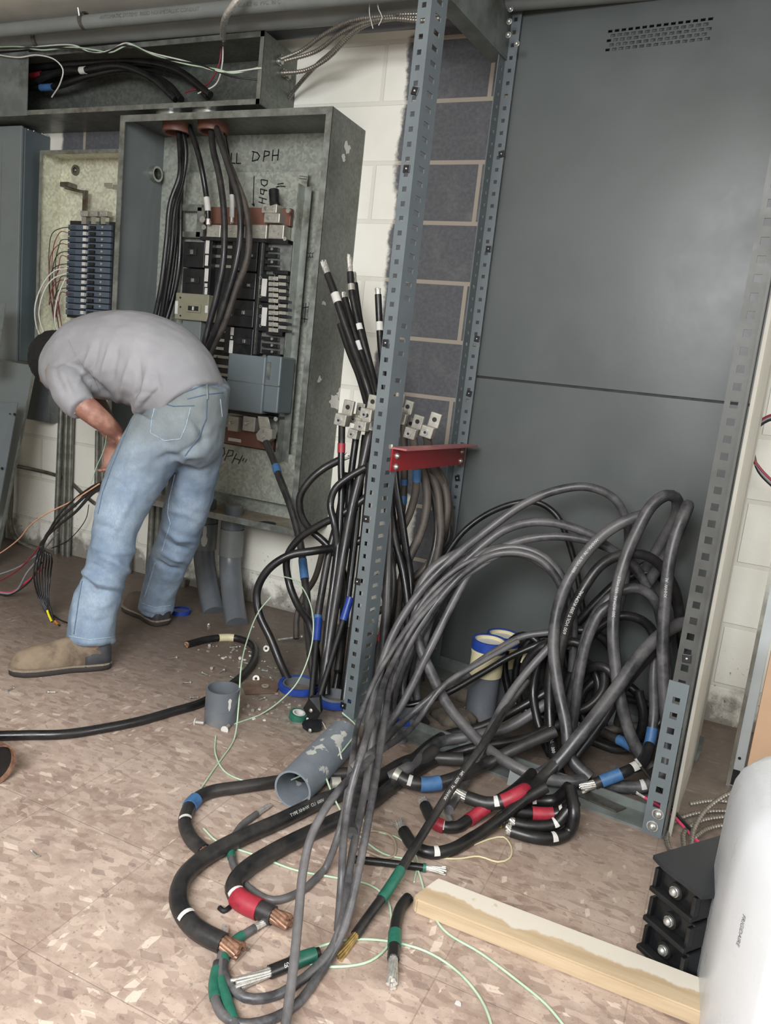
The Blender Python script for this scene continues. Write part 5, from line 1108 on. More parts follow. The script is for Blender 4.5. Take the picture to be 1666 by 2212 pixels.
# branch panel wires
for k in range(12):
    y0 = 491 + k * 13.1; bow = 108 + (k % 3) * 7
    cols = ['cab_k', 'w_red', 'cab_k', 'w_red']
    wire('thin dark circuit wire bowing out of the left breaker column', [(150, y0, -.08), (132, y0 + 2 - (k % 2) * 6, -.085), (bow + 6, y0 + 12, -.09), (bow - 2, y0 + 50, -.07), (bow + 2, 650, -.06), (bow + 14, 720, -.05)], .0018, cols[k % 4], group='circuit wires in the narrow panelboard')
wire('white wire looping widest at the left of the narrow panelboard', [(146, 580, -.10), (120, 584, -.12), (95, 610, -.13), (76, 660, -.14), (80, 710, -.12), (95, 740, -.1)], .003, 'w_white')
wire('second white wire loop inside the first at the narrow panelboard', [(144, 590, -.09), (115, 602, -.11), (95, 630, -.12), (84, 680, -.12), (98, 730, -.1)], .003, 'w_white')
wire('innermost white wire loop of the narrow panelboard', [(142, 600, -.09), (125, 640, -.1), (118, 690, -.1), (124, 720, -.08)], .003, 'w_white')
# wire coming through the right side and wires at the far right
wire('pink-red wire leaving the frame base towards the black breaker stack', [(1392, 1722, 'f', .05), (1420, 1738, 'f', .04), (1460, 1768, 'f', .02), (1500, 1810, 'f', .01), (1540, 1850)], .0045, 'w_pink', start=('alu', .02))
wire('black wire slanting from the frame base towards the black breaker stack', [(1385, 1655, 'f', .12), (1420, 1700, 'f', .08), (1455, 1750, 'f', .04), (1500, 1800, 'f', .02)], .0045, 'cab_k', start=('alu', .02))
for i, (mt, dx) in enumerate((('w_red', 0), ('w_grey', 4), ('cab_k', 8))):
    wire(['dark red', 'grey', 'black'][i] + ' wire of the looped trio hanging at the right edge', [(1690, 890 + dx, -.25), (1650, 905 + dx, -.24), (1622, 935 + dx, -.23), (1618 + dx, 970, -.22), (1640, 1010 + dx, -.23), (1690, 1060 + dx, -.24)], .005, mt)
Q = 'armoured cable coil behind the black breaker stack'
mc('armoured cable rising in the highest arc behind the black breaker stack', [(1492, 1835, 'f', .05), (1500, 1790, 'f', .06), (1530, 1745, 'f', .08), (1580, 1712, 'f', .10), (1640, 1696, 'f', .10), (1700, 1702, 'f', .09)], .0062)
mc('armoured cable end pointing left above the coil', [(1490, 1737, 'f', .03), (1540, 1730, 'f', .03), (1600, 1736, 'f', .02), (1650, 1750)], .0062)
mc('armoured cable of the coil, outer left turn', [(1450, 1843), (1440, 1810), (1458, 1775), (1500, 1758, 'f', .01), (1560, 1752, 'f', .01), (1630, 1760)], .0062)
mc('armoured cable of the coil, middle turn', [(1480, 1838), (1478, 1800, 'f', .01), (1510, 1775, 'f', .02), (1560, 1765, 'f', .02), (1620, 1768, 'f', .01)], .0062)
mc('armoured cable of the coil, inner turn', [(1500, 1810, 'f', .01), (1530, 1790, 'f', .01), (1570, 1782, 'f', .01), (1620, 1785)], .0062)
# ================================================================== THE WORKER
from mathutils.bvhtree import BVHTree
def ring_sec(c, t, ra, rb, n=28, sq=0.0):
    t = t.normalized(); v = (CAM - c); v = (v - t * v.dot(t)).normalized(); a = t.cross(v).normalized(); out = []
    for i in range(n):
        th = 2 * math.pi * i / n; cs, sn = math.cos(th), math.sin(th)
        if sq: k = (abs(cs) ** (2 + sq * 4) + abs(sn) ** (2 + sq * 4)) ** (-1 / (2 + sq * 4)); cs *= k; sn *= k
        out.append(c + a * cs * ra + v * sn * rb)
    return out
def limb(mb, secs, sub=4, n=28, tans=None):
    """secs: (px, py, depth y, half width in px, depth radius in m) -> smooth closed limb"""
    C = []; RA = []; RB = []
    for px, py, y, hw, rb in secs:
        p = W(px, py, y); C.append(p); RA.append(hw * dist(p) / F_); RB.append(rb)
    def cr(A, i, t):
        a0 = A[max(i - 1, 0)]; a1 = A[i]; a2 = A[i + 1]; a3 = A[min(i + 2, len(A) - 1)]
        return .5 * ((2 * a1) + (a2 - a0) * t + (2 * a0 - 5 * a1 + 4 * a2 - a3) * t * t + (3 * a1 - a0 - 3 * a2 + a3) * t ** 3) if not isinstance(a1, Vector) else (a1 * 2 + (a2 - a0) * t + (a0 * 2 - a1 * 5 + a2 * 4 - a3) * t * t + (a1 * 3 - a0 - a2 * 3 + a3) * t ** 3) * .5
    P = []; ra = []; rb = []
    for i in range(len(C) - 1):
        for k in range(sub): t = k / sub; P.append(cr(C, i, t)); ra.append(cr(RA, i, t)); rb.append(cr(RB, i, t))
    P.append(C[-1]); ra.append(RA[-1]); rb.append(RB[-1]); rings = []
    for i in range(len(P)):
        t = P[min(i + 1, len(P) - 1)] - P[max(i - 1, 0)]
        if tans: pass
        rings.append(ring_sec(P[i], t, ra[i], rb[i], n))
    mb.loft(rings); return P
def remeshed(mb, voxel, smooth_it=6, name='tmp'):
    me = bpy.data.meshes.new(name); me.from_pydata(mb.v, [], mb.f); me.update()
    bm = bmesh.new(); bm.from_mesh(me); bmesh.ops.recalc_face_normals(bm, faces=bm.faces); bm.to_mesh(me); bm.free()
    o = bpy.data.objects.new(name, me); COL.objects.link(o)
    r = o.modifiers.new('r', 'REMESH'); r.mode = 'VOXEL'; r.voxel_size = voxel
    if smooth_it: s = o.modifiers.new('s', 'SMOOTH'); s.factor = .5; s.iterations = smooth_it
    dg = bpy.context.evaluated_depsgraph_get(); dg.update(); m2 = bpy.data.meshes.new_from_object(o.evaluated_get(dg)); bpy.data.objects.remove(o)
    return m2
def seglen(px, py, a, b):
    dx, dy = b[0] - a[0], b[1] - a[1]; L2 = dx * dx + dy * dy; t = max(0, min(1, ((px - a[0]) * dx + (py - a[1]) * dy) / L2))
    return math.hypot(px - a[0] - t * dx, py - a[1] - t * dy), t
def folds(me, F, amp_noise, nscale, seed=0.0, limit=None):
    """cloth folds: F = [(polyline px, half width px, height m)], real displacement of the cloth along its normals"""
    me.update(); N = [v.normal.copy() for v in me.vertices]
    for i, v in enumerate(me.vertices):
        p = v.co; px, py = toPX(p); d = 0.0; facing = N[i].dot((CAM - p).normalized())
        if facing > -.15:
            for pl, w, h in F:
                b0 = min(q[0] for q in pl) - 3 * w; b1 = max(q[0] for q in pl) + 3 * w
                if px < b0 or px > b1: continue
                best = 1e9; bt = 0; n = len(pl) - 1
                for k in range(n):
                    dd, t = seglen(px, py, pl[k], pl[k + 1])
                    if dd < best: best = dd; bt = (k + t) / n
                if best < 3 * w: d += h * math.exp(-(best / w) ** 2) * (.35 + .65 * math.sin(math.pi * min(1, max(0, bt)) ) )
        q = p * nscale + Vector((seed, seed, seed))
        d += amp_noise * (noise.noise(q) + .5 * noise.noise(q * 2.3))
        v.co = p + N[i] * d
    me.update()
def add_mesh(name, me, mat, parent):
    me.name = name; me.materials.clear(); me.materials.append(MT[mat] if isinstance(mat, str) else mat)
    me.polygons.foreach_set('use_smooth', [True] * len(me.polygons))
    inv = parent.matrix_basis.inverted(); me.transform(inv); o = bpy.data.objects.new(name, me); COL.objects.link(o); o.parent = parent; return o
def bvh_of(me): return BVHTree.FromPolygons([v.co.copy() for v in me.vertices], [tuple(p.vertices) for p in me.polygons])
def surf(bv, px, py, off=.001):
    r = ray(px, py).normalized(); h = bv.ray_cast(CAM, r)
    return None if h[0] is None else h[0] + h[1] * off
def seam(bv, pl, r, name, mat, parent, off=.0005, step=.006):
    P = []
    for a, b in zip(pl[:-1], pl[1:]):
        k = max(2, int(math.hypot(b[0] - a[0], b[1] - a[1]) / 5))
        for j in range(k):
            q = surf(bv, a[0] + (b[0] - a[0]) * j / k, a[1] + (b[1] - a[1]) * j / k, off)
            if q is not None: P.append(q)
    q = surf(bv, pl[-1][0], pl[-1][1], off)
    if q is not None: P.append(q)
    Q = [P[0]]
    for p in P[1:]:
        if (p - Q[-1]).length < .05: Q.append(p)
    if len(Q) < 3: return None
    m = MB(); m.tube(Q, r, 6); return m.build(name, mat, parent)
# materials
s = NT('skin'); co = s.coord(); n = s.noise(co, 25, 5); c = s.mix(s.smooth(n, .35, .7), rgb('865d50'), rgb('a57c6b')); MT['skin'] = s.out(c, .5); s.b.inputs['Subsurface Weight'].default_value = .08
s = NT('grey_cotton'); co = s.coord(); n = s.noise(co, 220, 3); nb = s.noise(co, 5, 4); c = s.mix(s.smooth(nb, .35, .7), rgb('868689'), rgb('959598')); s.bump(n, .12, .001); MT['shirt'] = s.out(c, .9)
s = NT('faded_denim'); co = s.coord(); n = s.noise(co, 7, 6, .65); nf = s.noise(s.mapping(co, (0, 0, 0), (0, 0, 0), (1, 1, .35)), 260, 3); nd = s.noise(co, 3.2, 5, .6)
c = s.mix(s.smooth(n, .3, .72), rgb('64778d'), rgb('93a3b2')); c = s.mix(s.smooth(nf, .35, .65, 0, .35), c, rgb('6b7b8c'))
se = s.n('ShaderNodeSeparateXYZ'); s.set(se.inputs[0], co)
c = s.mix(s.math('MULTIPLY', s.smooth(nd, .38, .58, 0, .75), s.smooth(se.outputs[2], .45, .85)), c, rgb('6c6f68'))
s.bump(nf, .2, .001); MT['denim'] = s.out(c, .85)
MT['denim_d'] = pm('denim_seam', rgb('4e6178'), .85, 0, .2, 80); MT['denim_l'] = pm('worn_denim_seam', rgb('93a3b0'), .85, 0, .2, 80)
MT['hair'] = pm('dark_hair', rgb('080706'), .8, 0, .4, 160, .4)
MT['suede'] = pm('worn_tan_suede', rgb('7a6b59'), .85, 0, .22, 14, .15, rgb('4b3e33'), .6)
MT['suede_d'] = pm('worn_brown_suede', rgb('4f443b'), .8, 0, .2, 14, .1); MT['gore'] = pm('dark_boot_heel', rgb('35363a'), .6, 0, .2, 30, .05)
MT['sole'] = pm('boot_sole', rgb('2c2724'), .8, 0, .2, 30); MT['welt'] = pm('boot_welt', rgb('7d7263'), .8, 0, .15, 120)
base = Vector((-1.72, -.68, 0))
man = thing('person', 'man bent over in grey t-shirt and faded blue jeans, reaching down at the wall', 'person', base)
NL = [(352, 925, -.68, 66, .12), (318, 985, -.72, 66, .115), (288, 1045, -.765, 60, .10), (262, 1100, -.80, 54, .088), (247, 1150, -.825, 47, .08), (238, 1195, -.84, 46, .075), (225, 1245, -.855, 45, .075), (211, 1290, -.87, 47, .078), (201, 1335, -.885, 49, .082), (196, 1386, -.895, 50, .082)]
FL = [(432, 920, -.56, 56, .115), (428, 985, -.55, 50, .11), (412, 1060, -.53, 50, .095), (397, 1120, -.52, 46, .082), (382, 1170, -.50, 44, .075), (364, 1215, -.48, 42, .07), (350, 1255, -.465, 39, .066), (341, 1290, -.455, 38, .064), (336, 1320, -.45, 36, .064)]
HIPS = [(440, 815, -.60, 58, .13), (428, 850, -.60, 70, .15), (408, 895, -.61, 84, .165), (395, 935, -.62, 92, .165), (385, 975, -.63, 84, .15), (378, 1000, -.64, 60, .11)]
TOR = [(415, 880, -.62, 82, .15), (385, 835, -.62, 98, .16), (345, 795, -.62, 103, .17), (295, 775, -.62, 101, .18), (245, 770, -.62, 96, .19), (202, 772, -.62, 87, .195), (166, 787, -.62, 70, .18), (142, 800, -.62, 46, .13), (126, 808, -.62, 18, .06)]
def scl(S, k, kd=None): return [(a, b, c, d * k, e * (kd or k)) for a, b, c, d, e in S]
# ---- body, one continuous surface
B = MB()
limb(B, scl(NL, .80) + [(193, 1412, -.90, 26, .035)]); limb(B, scl(FL, .80) + [(336, 1340, -.45, 18, .03)]); limb(B, scl(HIPS[1:], .84)); limb(B, scl(TOR, .85))
limb(B, [(170, 800, -.62, 40, .07), (150, 796, -.61, 30, .055), (134, 790, -.60, 28, .05)])            # neck
hc = W(132, 788, -.59); hk = dist(hc) / F_
hd = Vector((-.62, -.10, -.78)).normalized()                                                           # way the crown points
hx = Vector((-.78, .0, .62)).normalized()
fd = Vector((.25, .05, -.97)).normalized()                                                             # way the face looks: down
cr_ = Vector((-1, 0, -.15)).normalized(); fr_ = (fd - cr_ * fd.dot(cr_)).normalized(); sd_ = cr_.cross(fr_).normalized()
MH = Matrix((sd_, fr_, cr_)).transposed()                                                             # head axes: x side, y face, z crown
B.sphere(hc, .098, (.78, .98, 1.12), 24, MH)
B.sphere(hc + MH @ Vector((0, .045, -.05)), .066, (.82, .85, 1.0), 18, MH)                              # jaw
B.sphere(hc + MH @ Vector((0, .101, -.012)), .016, (.75, .9, 1.5), 12, MH)                              # nose
for sx in (-1, 1): B.sphere(hc + MH @ Vector((sx * .077, -.005, -.012)), .024, (.35, .8, 1.2), 12, MH)  # ears
# near arm
limb(B, [(140, 800, -.76, 40, .06), (150, 835, -.79, 33, .05), (172, 868, -.80, 27, .042), (195, 888, -.79, 26, .040), (222, 910, -.76, 23, .035), (246, 930, -.72, 18, .028), (256, 942, -.70, 15, .020)])
# far arm
limb(B, [(160, 795, -.48, 40, .06), (190, 850, -.46, 30, .05), (212, 890, -.47, 26, .042), (232, 920, -.52, 22, .034), (248, 948, -.57, 16, .024), (250, 956, -.58, 14, .02)])
def hand(w, d, nrm, curl, sgn):
    """palm + five fingers curled; w wrist point, d direction of the hand, nrm back-of-hand normal"""
    d = d.normalized(); nrm = (nrm - d * nrm.dot(d)).normalized(); sd = d.cross(nrm)
    pal = w + d * .045
    B.sphere(pal, .046, (.88, .40, 1.08), 16, Matrix((sd, nrm, d)).transposed())
    for k, (o, L) in enumerate(((-.030, .062), (-.010, .075), (.010, .080), (.030, .070))):
        p = w + d * .078 + sd * o; pts = [w + d * .05 + sd * o * .8, p]; a = 0; q = p
        for j in range(3):
            a += curl * (.8 + .12 * k); dd = d * math.cos(a) - nrm * math.sin(a); q = q + dd * L * (.42, .33, .25)[j]; pts.append(q.copy())
        B.tube(catmull(pts, .006), .0082, 8)
        B.sphere(q, .0080)
    t0 = w + d * .022 - sd * sgn * .034; t1 = t0 + (d * .6 - sd * sgn * .7 - nrm * .3).normalized() * .034; t2 = t1 + (d * .9 - nrm * .5).normalized() * .03
    B.tube(catmull([w + d * .015 - sd * sgn * .02, t0, t1, t2], .006), .0098, 8); B.sphere(t2, .0092)
hand(W(255, 940, -.70), Vector((.35, .25, -.95)), Vector((-.5, -.6, .2)), .55, 1)
hand(W(250, 955, -.58), Vector((.25, -.35, -.9)), Vector((-.4, .8, .2)), .55, -1)
body = remeshed(B, .0062, 4); bodyo = add_mesh('body', body, 'skin', man)
# face details
m = MB()
for sx in (-1, 1): m.sphere(hc + MH @ Vector((sx * .030, .086, .006)), .0125, (1, .6, .8), 10, MH)
m.build('eyes', 'white', man); 
m = MB(); m.sphere(hc + MH @ Vector((0, .094, -.052)), .020, (1, .35, .3), 10, MH); m.build('lips', pm('lips', rgb('8f5448'), .5), man)
# hair
H = MB(); H.sphere(hc + MH @ Vector((0, -.022, .014)), .106, (.82, .95, 1.06), 28, MH); H.sphere(hc + MH @ Vector((0, -.045, -.04)), .075, (.95, .8, 1.0), 20, MH)
me = remeshed(H, .006, 2); me.update()
for v in me.vertices: v.co += v.normal * (.004 * noise.noise(v.co * 60) + .003 * noise.noise(v.co * 150))
add_mesh('hair', me, 'hair', man)
# ---- jeans
J = MB(); limb(J, NL); limb(J, FL); limb(J, HIPS)
me = remeshed(J, .0075, 5)
JF = [([(215, 1200), (250, 1215), (285, 1240)], 7, .010), ([(200, 1180), (240, 1195), (290, 1190)], 6, .008), ([(200, 1130), (235, 1140), (275, 1165)], 6, -.006), ([(178, 1245), (205, 1275), (255, 1282)], 5, -.012),
      ([(175, 1232), (210, 1258), (262, 1268)], 7, .012), ([(185, 1215), (215, 1225), (240, 1245)], 5, -.007), ([(165, 1262), (160, 1310), (155, 1370)], 4, .004),
      ([(300, 1040), (270, 1100), (245, 1150)], 9, .006), ([(330, 1000), (360, 985), (385, 990)], 8, -.008), ([(385, 985), (420, 965), (455, 945)], 7, -.008), ([(395, 1000), (400, 985), (440, 985)], 6, .006),
      ([(350, 1140), (385, 1165), (425, 1170)], 6, .008), ([(350, 1160), (380, 1182), (415, 1190)], 5, -.007), ([(345, 1190), (375, 1205), (405, 1215)], 6, .008), ([(335, 1210), (365, 1228), (390, 1232)], 4, -.010), ([(360, 1100), (400, 1110), (440, 1130)], 7, .005),
      ([(320, 960), (345, 950), (380, 962)], 6, -.004), ([(415, 900), (440, 930), (440, 960)], 10, -.012), ([(250, 1000), (290, 1010), (330, 1000)], 8, .004), ([(150, 1380), (195, 1388), (248, 1384)], 5, .006), ([(305, 1312), (335, 1320), (370, 1318)], 4, .005),
      ([(190, 1300), (220, 1310), (245, 1300)], 6, .005), ([(175, 1335), (210, 1345), (245, 1335)], 6, -.004), ([(230, 1030), (255, 1040), (280, 1065)], 6, -.005)]
folds(me, [(a, b, c * 1.35) for a, b, c in JF], .005, 14, 3.0); bvj = bvh_of(me); jeans = add_mesh('jeans', me, 'denim', man)
seam(bvj, [(398, 848), (425, 838), (447, 830), (480, 836)], .0022, 'waistband_edge', 'denim_d', jeans)
seam(bvj, [(405, 862), (447, 852), (482, 848)], .0018, 'waistband_seam', 'denim_d', jeans)
seam(bvj, [(447, 832), (448, 862)], .004, 'belt_loop', 'denim', jeans)
seam(bvj, [(447, 862), (445, 905), (432, 940), (400, 985)], .002, 'centre_seam', 'denim_d', jeans)
seam(bvj, [(335, 876), (328, 905), (325, 935), (355, 952), (390, 948), (402, 920), (412, 880)], .0016, 'pocket_edge', 'denim_l', jeans)
seam(bvj, [(342, 868), (375, 878), (420, 876)], .0018, 'pocket_top', 'denim_d', jeans)
seam(bvj, [(476, 862), (480, 900)], .0016, 'pocket_edge', 'denim_l', jeans)
seam(bvj, [(285, 905), (262, 960), (240, 1015), (222, 1065), (212, 1110)], .0016, 'side_seam', 'denim_d', jeans)
seam(bvj, [(178, 1255), (170, 1300), (160, 1370)], .0016, 'side_seam', 'denim_d', jeans)
seam(bvj, [(378, 1025), (365, 1080), (362, 1110), (368, 1130), (350, 1190)], .0018, 'inner_seam', 'denim_l', jeans)
seam(bvj, [(335, 1215), (325, 1250), (312, 1290)], .0018, 'inner_seam', 'denim_l', jeans)
seam(bvj, [(150, 1374), (195, 1382), (246, 1376)], .0018, 'hem_stitching', 'denim_l', jeans)
seam(bvj, [(306, 1303), (335, 1313), (368, 1308)], .0016, 'hem_stitching', 'denim_l', jeans)
# ---- t-shirt
S_ = MB(); limb(S_, TOR)
limb(S_, [(158, 790, -.72, 50, .08), (148, 815, -.77, 45, .075), (153, 845, -.80, 40, .068), (165, 868, -.81, 36, .060), (178, 883, -.81, 31, .054)])
limb(S_, [(160, 790, -.50, 50, .08), (185, 840, -.47, 40, .068), (200, 872, -.47, 34, .058)])
# hem lies over the waist
limb(S_, [(345, 800, -.62, 80, .16), (372, 840, -.62, 98, .172), (388, 864, -.62, 97, .172)])
me = remeshed(S_, .0075, 6)
SF = [([(200, 745), (185, 790), (165, 830)], 6, .008), ([(215, 735), (205, 780), (190, 820)], 5, -.007), ([(240, 740), (225, 790), (215, 830)], 6, .007), ([(255, 750), (245, 800), (238, 840)], 5, -.006),
      ([(285, 770), (270, 820), (255, 870)], 7, .008), ([(300, 775), (300, 830), (280, 880)], 6, -.008), ([(320, 790), (310, 840), (290, 890)], 7, .008), ([(335, 800), (345, 840), (300, 885)], 6, -.006),
      ([(135, 800), (145, 830), (160, 860)], 6, .006), ([(120, 790), (125, 820), (140, 850)], 5, -.006), ([(170, 790), (190, 820), (230, 850)], 9, -.016), ([(195, 830), (215, 850), (240, 860)], 8, -.012), ([(250, 870), (262, 890), (275, 905)], 6, .008),
      ([(180, 760), (160, 780), (130, 790)], 6, .006), ([(275, 860), (300, 845), (330, 850)], 6, -.005), ([(105, 790), (140, 785), (180, 795)], 7, -.006)]
folds(me, [(a, b * .8, c * 1.15) for a, b, c in SF], .005, 10, 8.0); bvs = bvh_of(me); shirt = add_mesh('t_shirt', me, 'shirt', man)
seam(bvs, [(160, 893), (182, 880), (198, 860)], .0022, 'sleeve_hem', 'shirt', shirt)
seam(bvs, [(148, 735), (165, 770), (195, 800), (208, 830), (215, 845)], .0014, 'shoulder_seam', 'shirt', shirt)
# ---- boots
def boot(hx_, hy_, tx, ty, L, label, upper, top):
    a = Vector(G(hx_, hy_)); b = Vector(G(tx, ty)); d = (b - a); d.z = 0; d.normalize(); sd = Vector((-d.y, d.x, 0))
    def sec(s0, w, h, z0=.022, n=22, lean=0.0):
        out = []
        for i in range(n):
            t = 2 * math.pi * i / n; x = math.cos(t); z = math.sin(t)
            zz = z0 + (h - z0) * (max(0, z) ** .75 if z > 0 else 0) - (0 if z > 0 else 0) + (-.0 if z > 0 else .004 * z)
            ww = w * (abs(x) ** .8) * (1 if x > 0 else -1) * (1 - .22 * max(0, z))
            out.append(a + d * (s0 * L + lean * max(0, z)) + sd * ww + Vector((0, 0, zz)))
        return out
    U = MB(); U.loft([sec(.0, .020, .07), sec(.02, .032, .100), sec(.10, .038, .108), sec(.22, .040, .110), sec(.34, .040, .105), sec(.44, .042, .104), sec(.56, .045, .094), sec(.70, .048, .084), sec(.83, .046, .077), (sec(.93, .037, .066)), sec(.98, .024, .048), sec(1.0, .008, .028)])
    up = remeshed(U, .005, 5); up.update()
    for v in up.vertices: v.co += v.normal * .002 * noise.noise(v.co * 30)
    bo = add_mesh('boot', up, upper, man); bo['label'] = label
    C_ = MB(); rings = []
    for s0, w, h in ((-.008, .022, .072), (.01, .0345, .098), (.08, .0400, .106), (.20, .0418, .100), (.27, .0423, .085)): rings.append(sec(s0, w, h, .018))
    C_.loft(rings); C_.build('heel_panel', 'gore', bo)
    def outline(z, grow, n=40):
        prof = [(0, .018), (.03, .030), (.10, .037), (.25, .038), (.42, .035), (.58, .043), (.74, .048), (.87, .044), (.96, .030), (1.0, .012)]
        pts = [a + d * (s_ * L + (grow if s_ > .5 else -grow)) + sd * (w + grow) + Vector((0, 0, z)) for s_, w in prof] + [a + d * (s_ * L + (grow if s_ > .5 else -grow)) - sd * (w + grow) + Vector((0, 0, z)) for s_, w in reversed(prof)]
        return pts
    O = MB(); O.loft([outline(.0, .001), outline(.004, .003), outline(.018, .004)], True); O.build('sole', 'sole', bo)
    O = MB(); O.loft([outline(.018, .0045), outline(.024, .0045)], False); O.build('welt', 'welt', bo)
    return bo
boot(236, 1438, 52, 1452, .285, 'tan suede boot with dark heel, toe to the left', 'suede', 0)
boot(352, 1352, 290, 1318, .25, 'brown boot with dark heel under the far leg', 'suede_d', 0)
MT['sandchip'] = pm('grey_crumb', rgb('8f887c'), .9, 0, .2, 60)
# ================================================================== THINGS ON THE FLOOR AND AT THE RIGHT
def fl(name, label, cat, m, mat, group=None, origin=None):
    o = m.build(name, mat, None, origin=origin); tag(o, label, cat, group); return o
# floor conduits with blue collars
def stub(px, py, r, h, label, collar=True):
    c = G(px, py); o = thing('floor_conduit', label, 'pipe', c)
    m = MB(); m.ring(c, c + Vector((0, 0, h)), r, r * .9, 32); m.build('pipe', 'pvc', o)
    if collar: m = MB(); m.ring(c + Vector((0, 0, .004)), c + Vector((0, 0, .024)), r * 1.22, r * 1.02, 36); m.ring(c + Vector((0, 0, .011)), c + Vector((0, 0, .016)), r * 1.27, r * 1.2, 36); m.build('collar', 'blue_p', o)
    return o
stub(645, 1490, .052, .022, 'grey conduit stub in a blue collar on the floor left of the post base')
stub(722, 1520, .047, .03, 'low conduit opening with blue collar hidden just behind the post base')
stub(872, 1556, .045, .06, 'grey conduit stub with blue collar right of the post base')
for px, py, h, lb in ((1036, 1545, .245, 'front of the two upright conduits with cream couplings and blue rims before the grey panel'), (1068, 1512, .225, 'rear of the two upright conduits with cream couplings, mostly hidden')):
    c = G(px, py); o = thing('upright_conduit', lb, 'pipe', c)
    m = MB(); m.tube([c, c + Vector((0, 0, h * .62))], .047, 32); m.build('grey_pipe', 'pvc', o)
    m = MB(); m.ring(c + Vector((0, 0, h * .56)), c + Vector((0, 0, h)), .0505, .044, 36); cp = m.build('coupling', 'cream', o)
    m = MB(); m.ring(c + Vector((0, 0, h * .84)), c + Vector((0, 0, h * .86)), .052, .049, 36); m.build('bead', 'cream', cp)
    m = MB(); m.ring(c + Vector((0, 0, h - .028)), c + Vector((0, 0, h + .003)), .0535, .046, 36); m.build('rim', 'blue_p', o)
    m = MB(); m.cyl(c + Vector((0, 0, h - .012)), c + Vector((0, 0, h - .010)), .0455, 32); m.build('plug', 'white', o)
c = G(390, 1325); m = MB(); m.cyl(c, c + Vector((0, 0, .014)), .038, 32); o = fl('conduit_plug', 'round blue plastic cap lying by the far boot', 'cap', m, 'blue_p'); m = MB(); m.ring(c + Vector((0, 0, .014)), c + Vector((0, 0, .018)), .039, .033, 32); m.build('rim', 'blue_p', o)
# loose coupling
c = G(477, 1556); o = thing('pipe_coupling', 'short grey plastic coupling standing open on the floor', 'pipe fitting', c)
m = MB(); m.ring(c, c + Vector((0, 0, .041)), .0465, .042, 40); m.ring(c + Vector((0, 0, .0425)), c + Vector((0, 0, .098)), .0465, .042, 40); m.ring(c + Vector((0, 0, .040)), c + Vector((0, 0, .0435)), .0461, .042, 40); m.build('sleeve', 'pvc', o)
m = MB(); rr = .0472; pts = []
for dz, w in ((.048, .02), (.058, .14), (.07, .12), (.078, .2), (.084, .05)):
    for sg in (-1, 1): a = -1.25 + .75 + sg * w * .6; pts.append(c + Vector((math.cos(a) * rr, math.sin(a) * rr, dz)))
m.add(pts, [(2 * i, 2 * i + 1, 2 * i + 3, 2 * i + 2) for i in range(4)]); m.build('paint_chip', 'white', o, fixn=False)
# big pipe offcut
s = NT('paint_spattered_pvc'); co = s.coord(); n = s.noise(co, 16, 6, .6); n2 = s.noise(co, 30, 6, .7)
cc = s.mix(s.smooth(n2, .4, .7, 0, .4), rgb('757c83'), rgb('5f656b')); sx_ = s.n('ShaderNodeSeparateXYZ'); s.set(sx_.inputs[0], co)
cc = s.mix(s.smooth(s.math('ADD', n, s.math('MULTIPLY', s.math('SUBTRACT', n2, .5), .3)), .60, .62), cc, rgb('b9bab4')); MT['pvcp'] = s.out(cc, .45)
a = G(632, 1706, .046); b_ = G(742, 1592, .046); o = thing('pipe_offcut', 'thick grey plastic pipe offcut with flaking white paint lying open end forward', 'pipe', (a.x, a.y, 0))
m = MB(); m.ring(a, b_, .046, .041, 48); m.build('pipe_wall', 'pvcp', o)
# grey ring, tie, small bits
c = G(715, 1694, .016); m = MB(); m.ring(c, c + Vector((.018, .014, 0)), .017, .012, 24); fl('plastic_ring', 'small pale plastic bushing beside the pipe offcut', 'pipe fitting', m, 'lug')
c = G(786, 1668, .008); m = MB(); m.box(c, (.035, .02, .014), Matrix.Rotation(.5, 3, 'Z'), .003); fl('orange_connector', 'rusty orange connector among the cables behind the plastic bushing', 'connector', m, pm('rust_orange', rgb('a05a38'), .6))
c = [G(792, 1675, .012), G(795, 1700, .01), G(798, 1725, .008)]; m = MB(); m.tube(c, .0035, 6); fl('cable_tie', 'white plastic tie strip hanging between cables by the pipe offcut', 'cable tie', m, 'w_white')
m = MB(); m.tube([G(600, 1382, .02), G(652, 1375, .03)], .004, 8); m.sphere(G(652, 1375, .03), .006); fl('metal_rod', 'thin pale rod lying behind the big black loop near the wall', 'rod', m, 'alu')
# green tape roll
c = G(643, 1552); o = thing('tape_roll', 'roll of green tape lying by the black cable cutter', 'tape', c)
m = MB(); m.ring(c, c + Vector((.003, 0, .019)), .0265, .0185, 36); m.build('tape', 'green', o)
m = MB(); m.ring(c + Vector((0, 0, .0)), c + Vector((.003, 0, .0195)), .0188, .014, 32); m.build('core', 'white', o)
m = MB(); P = catmull([G(662, 1553, .015), G(690, 1556, .012), G(705, 1575, .03), G(722, 1592, .05), G(730, 1606, .075), G(738, 1640, .085)], .006)
for i in range(len(P) - 1):
    w = Vector((0, 0, .004)) if i < 8 else Vector((.004, -.003, .001)); m.quad(P[i] - w, P[i + 1] - w, P[i + 1] + w, P[i] + w)
o2 = m.build('loose_end', 'w_white', o); sm = o2.modifiers.new('t', 'SOLIDIFY'); sm.thickness = .0004
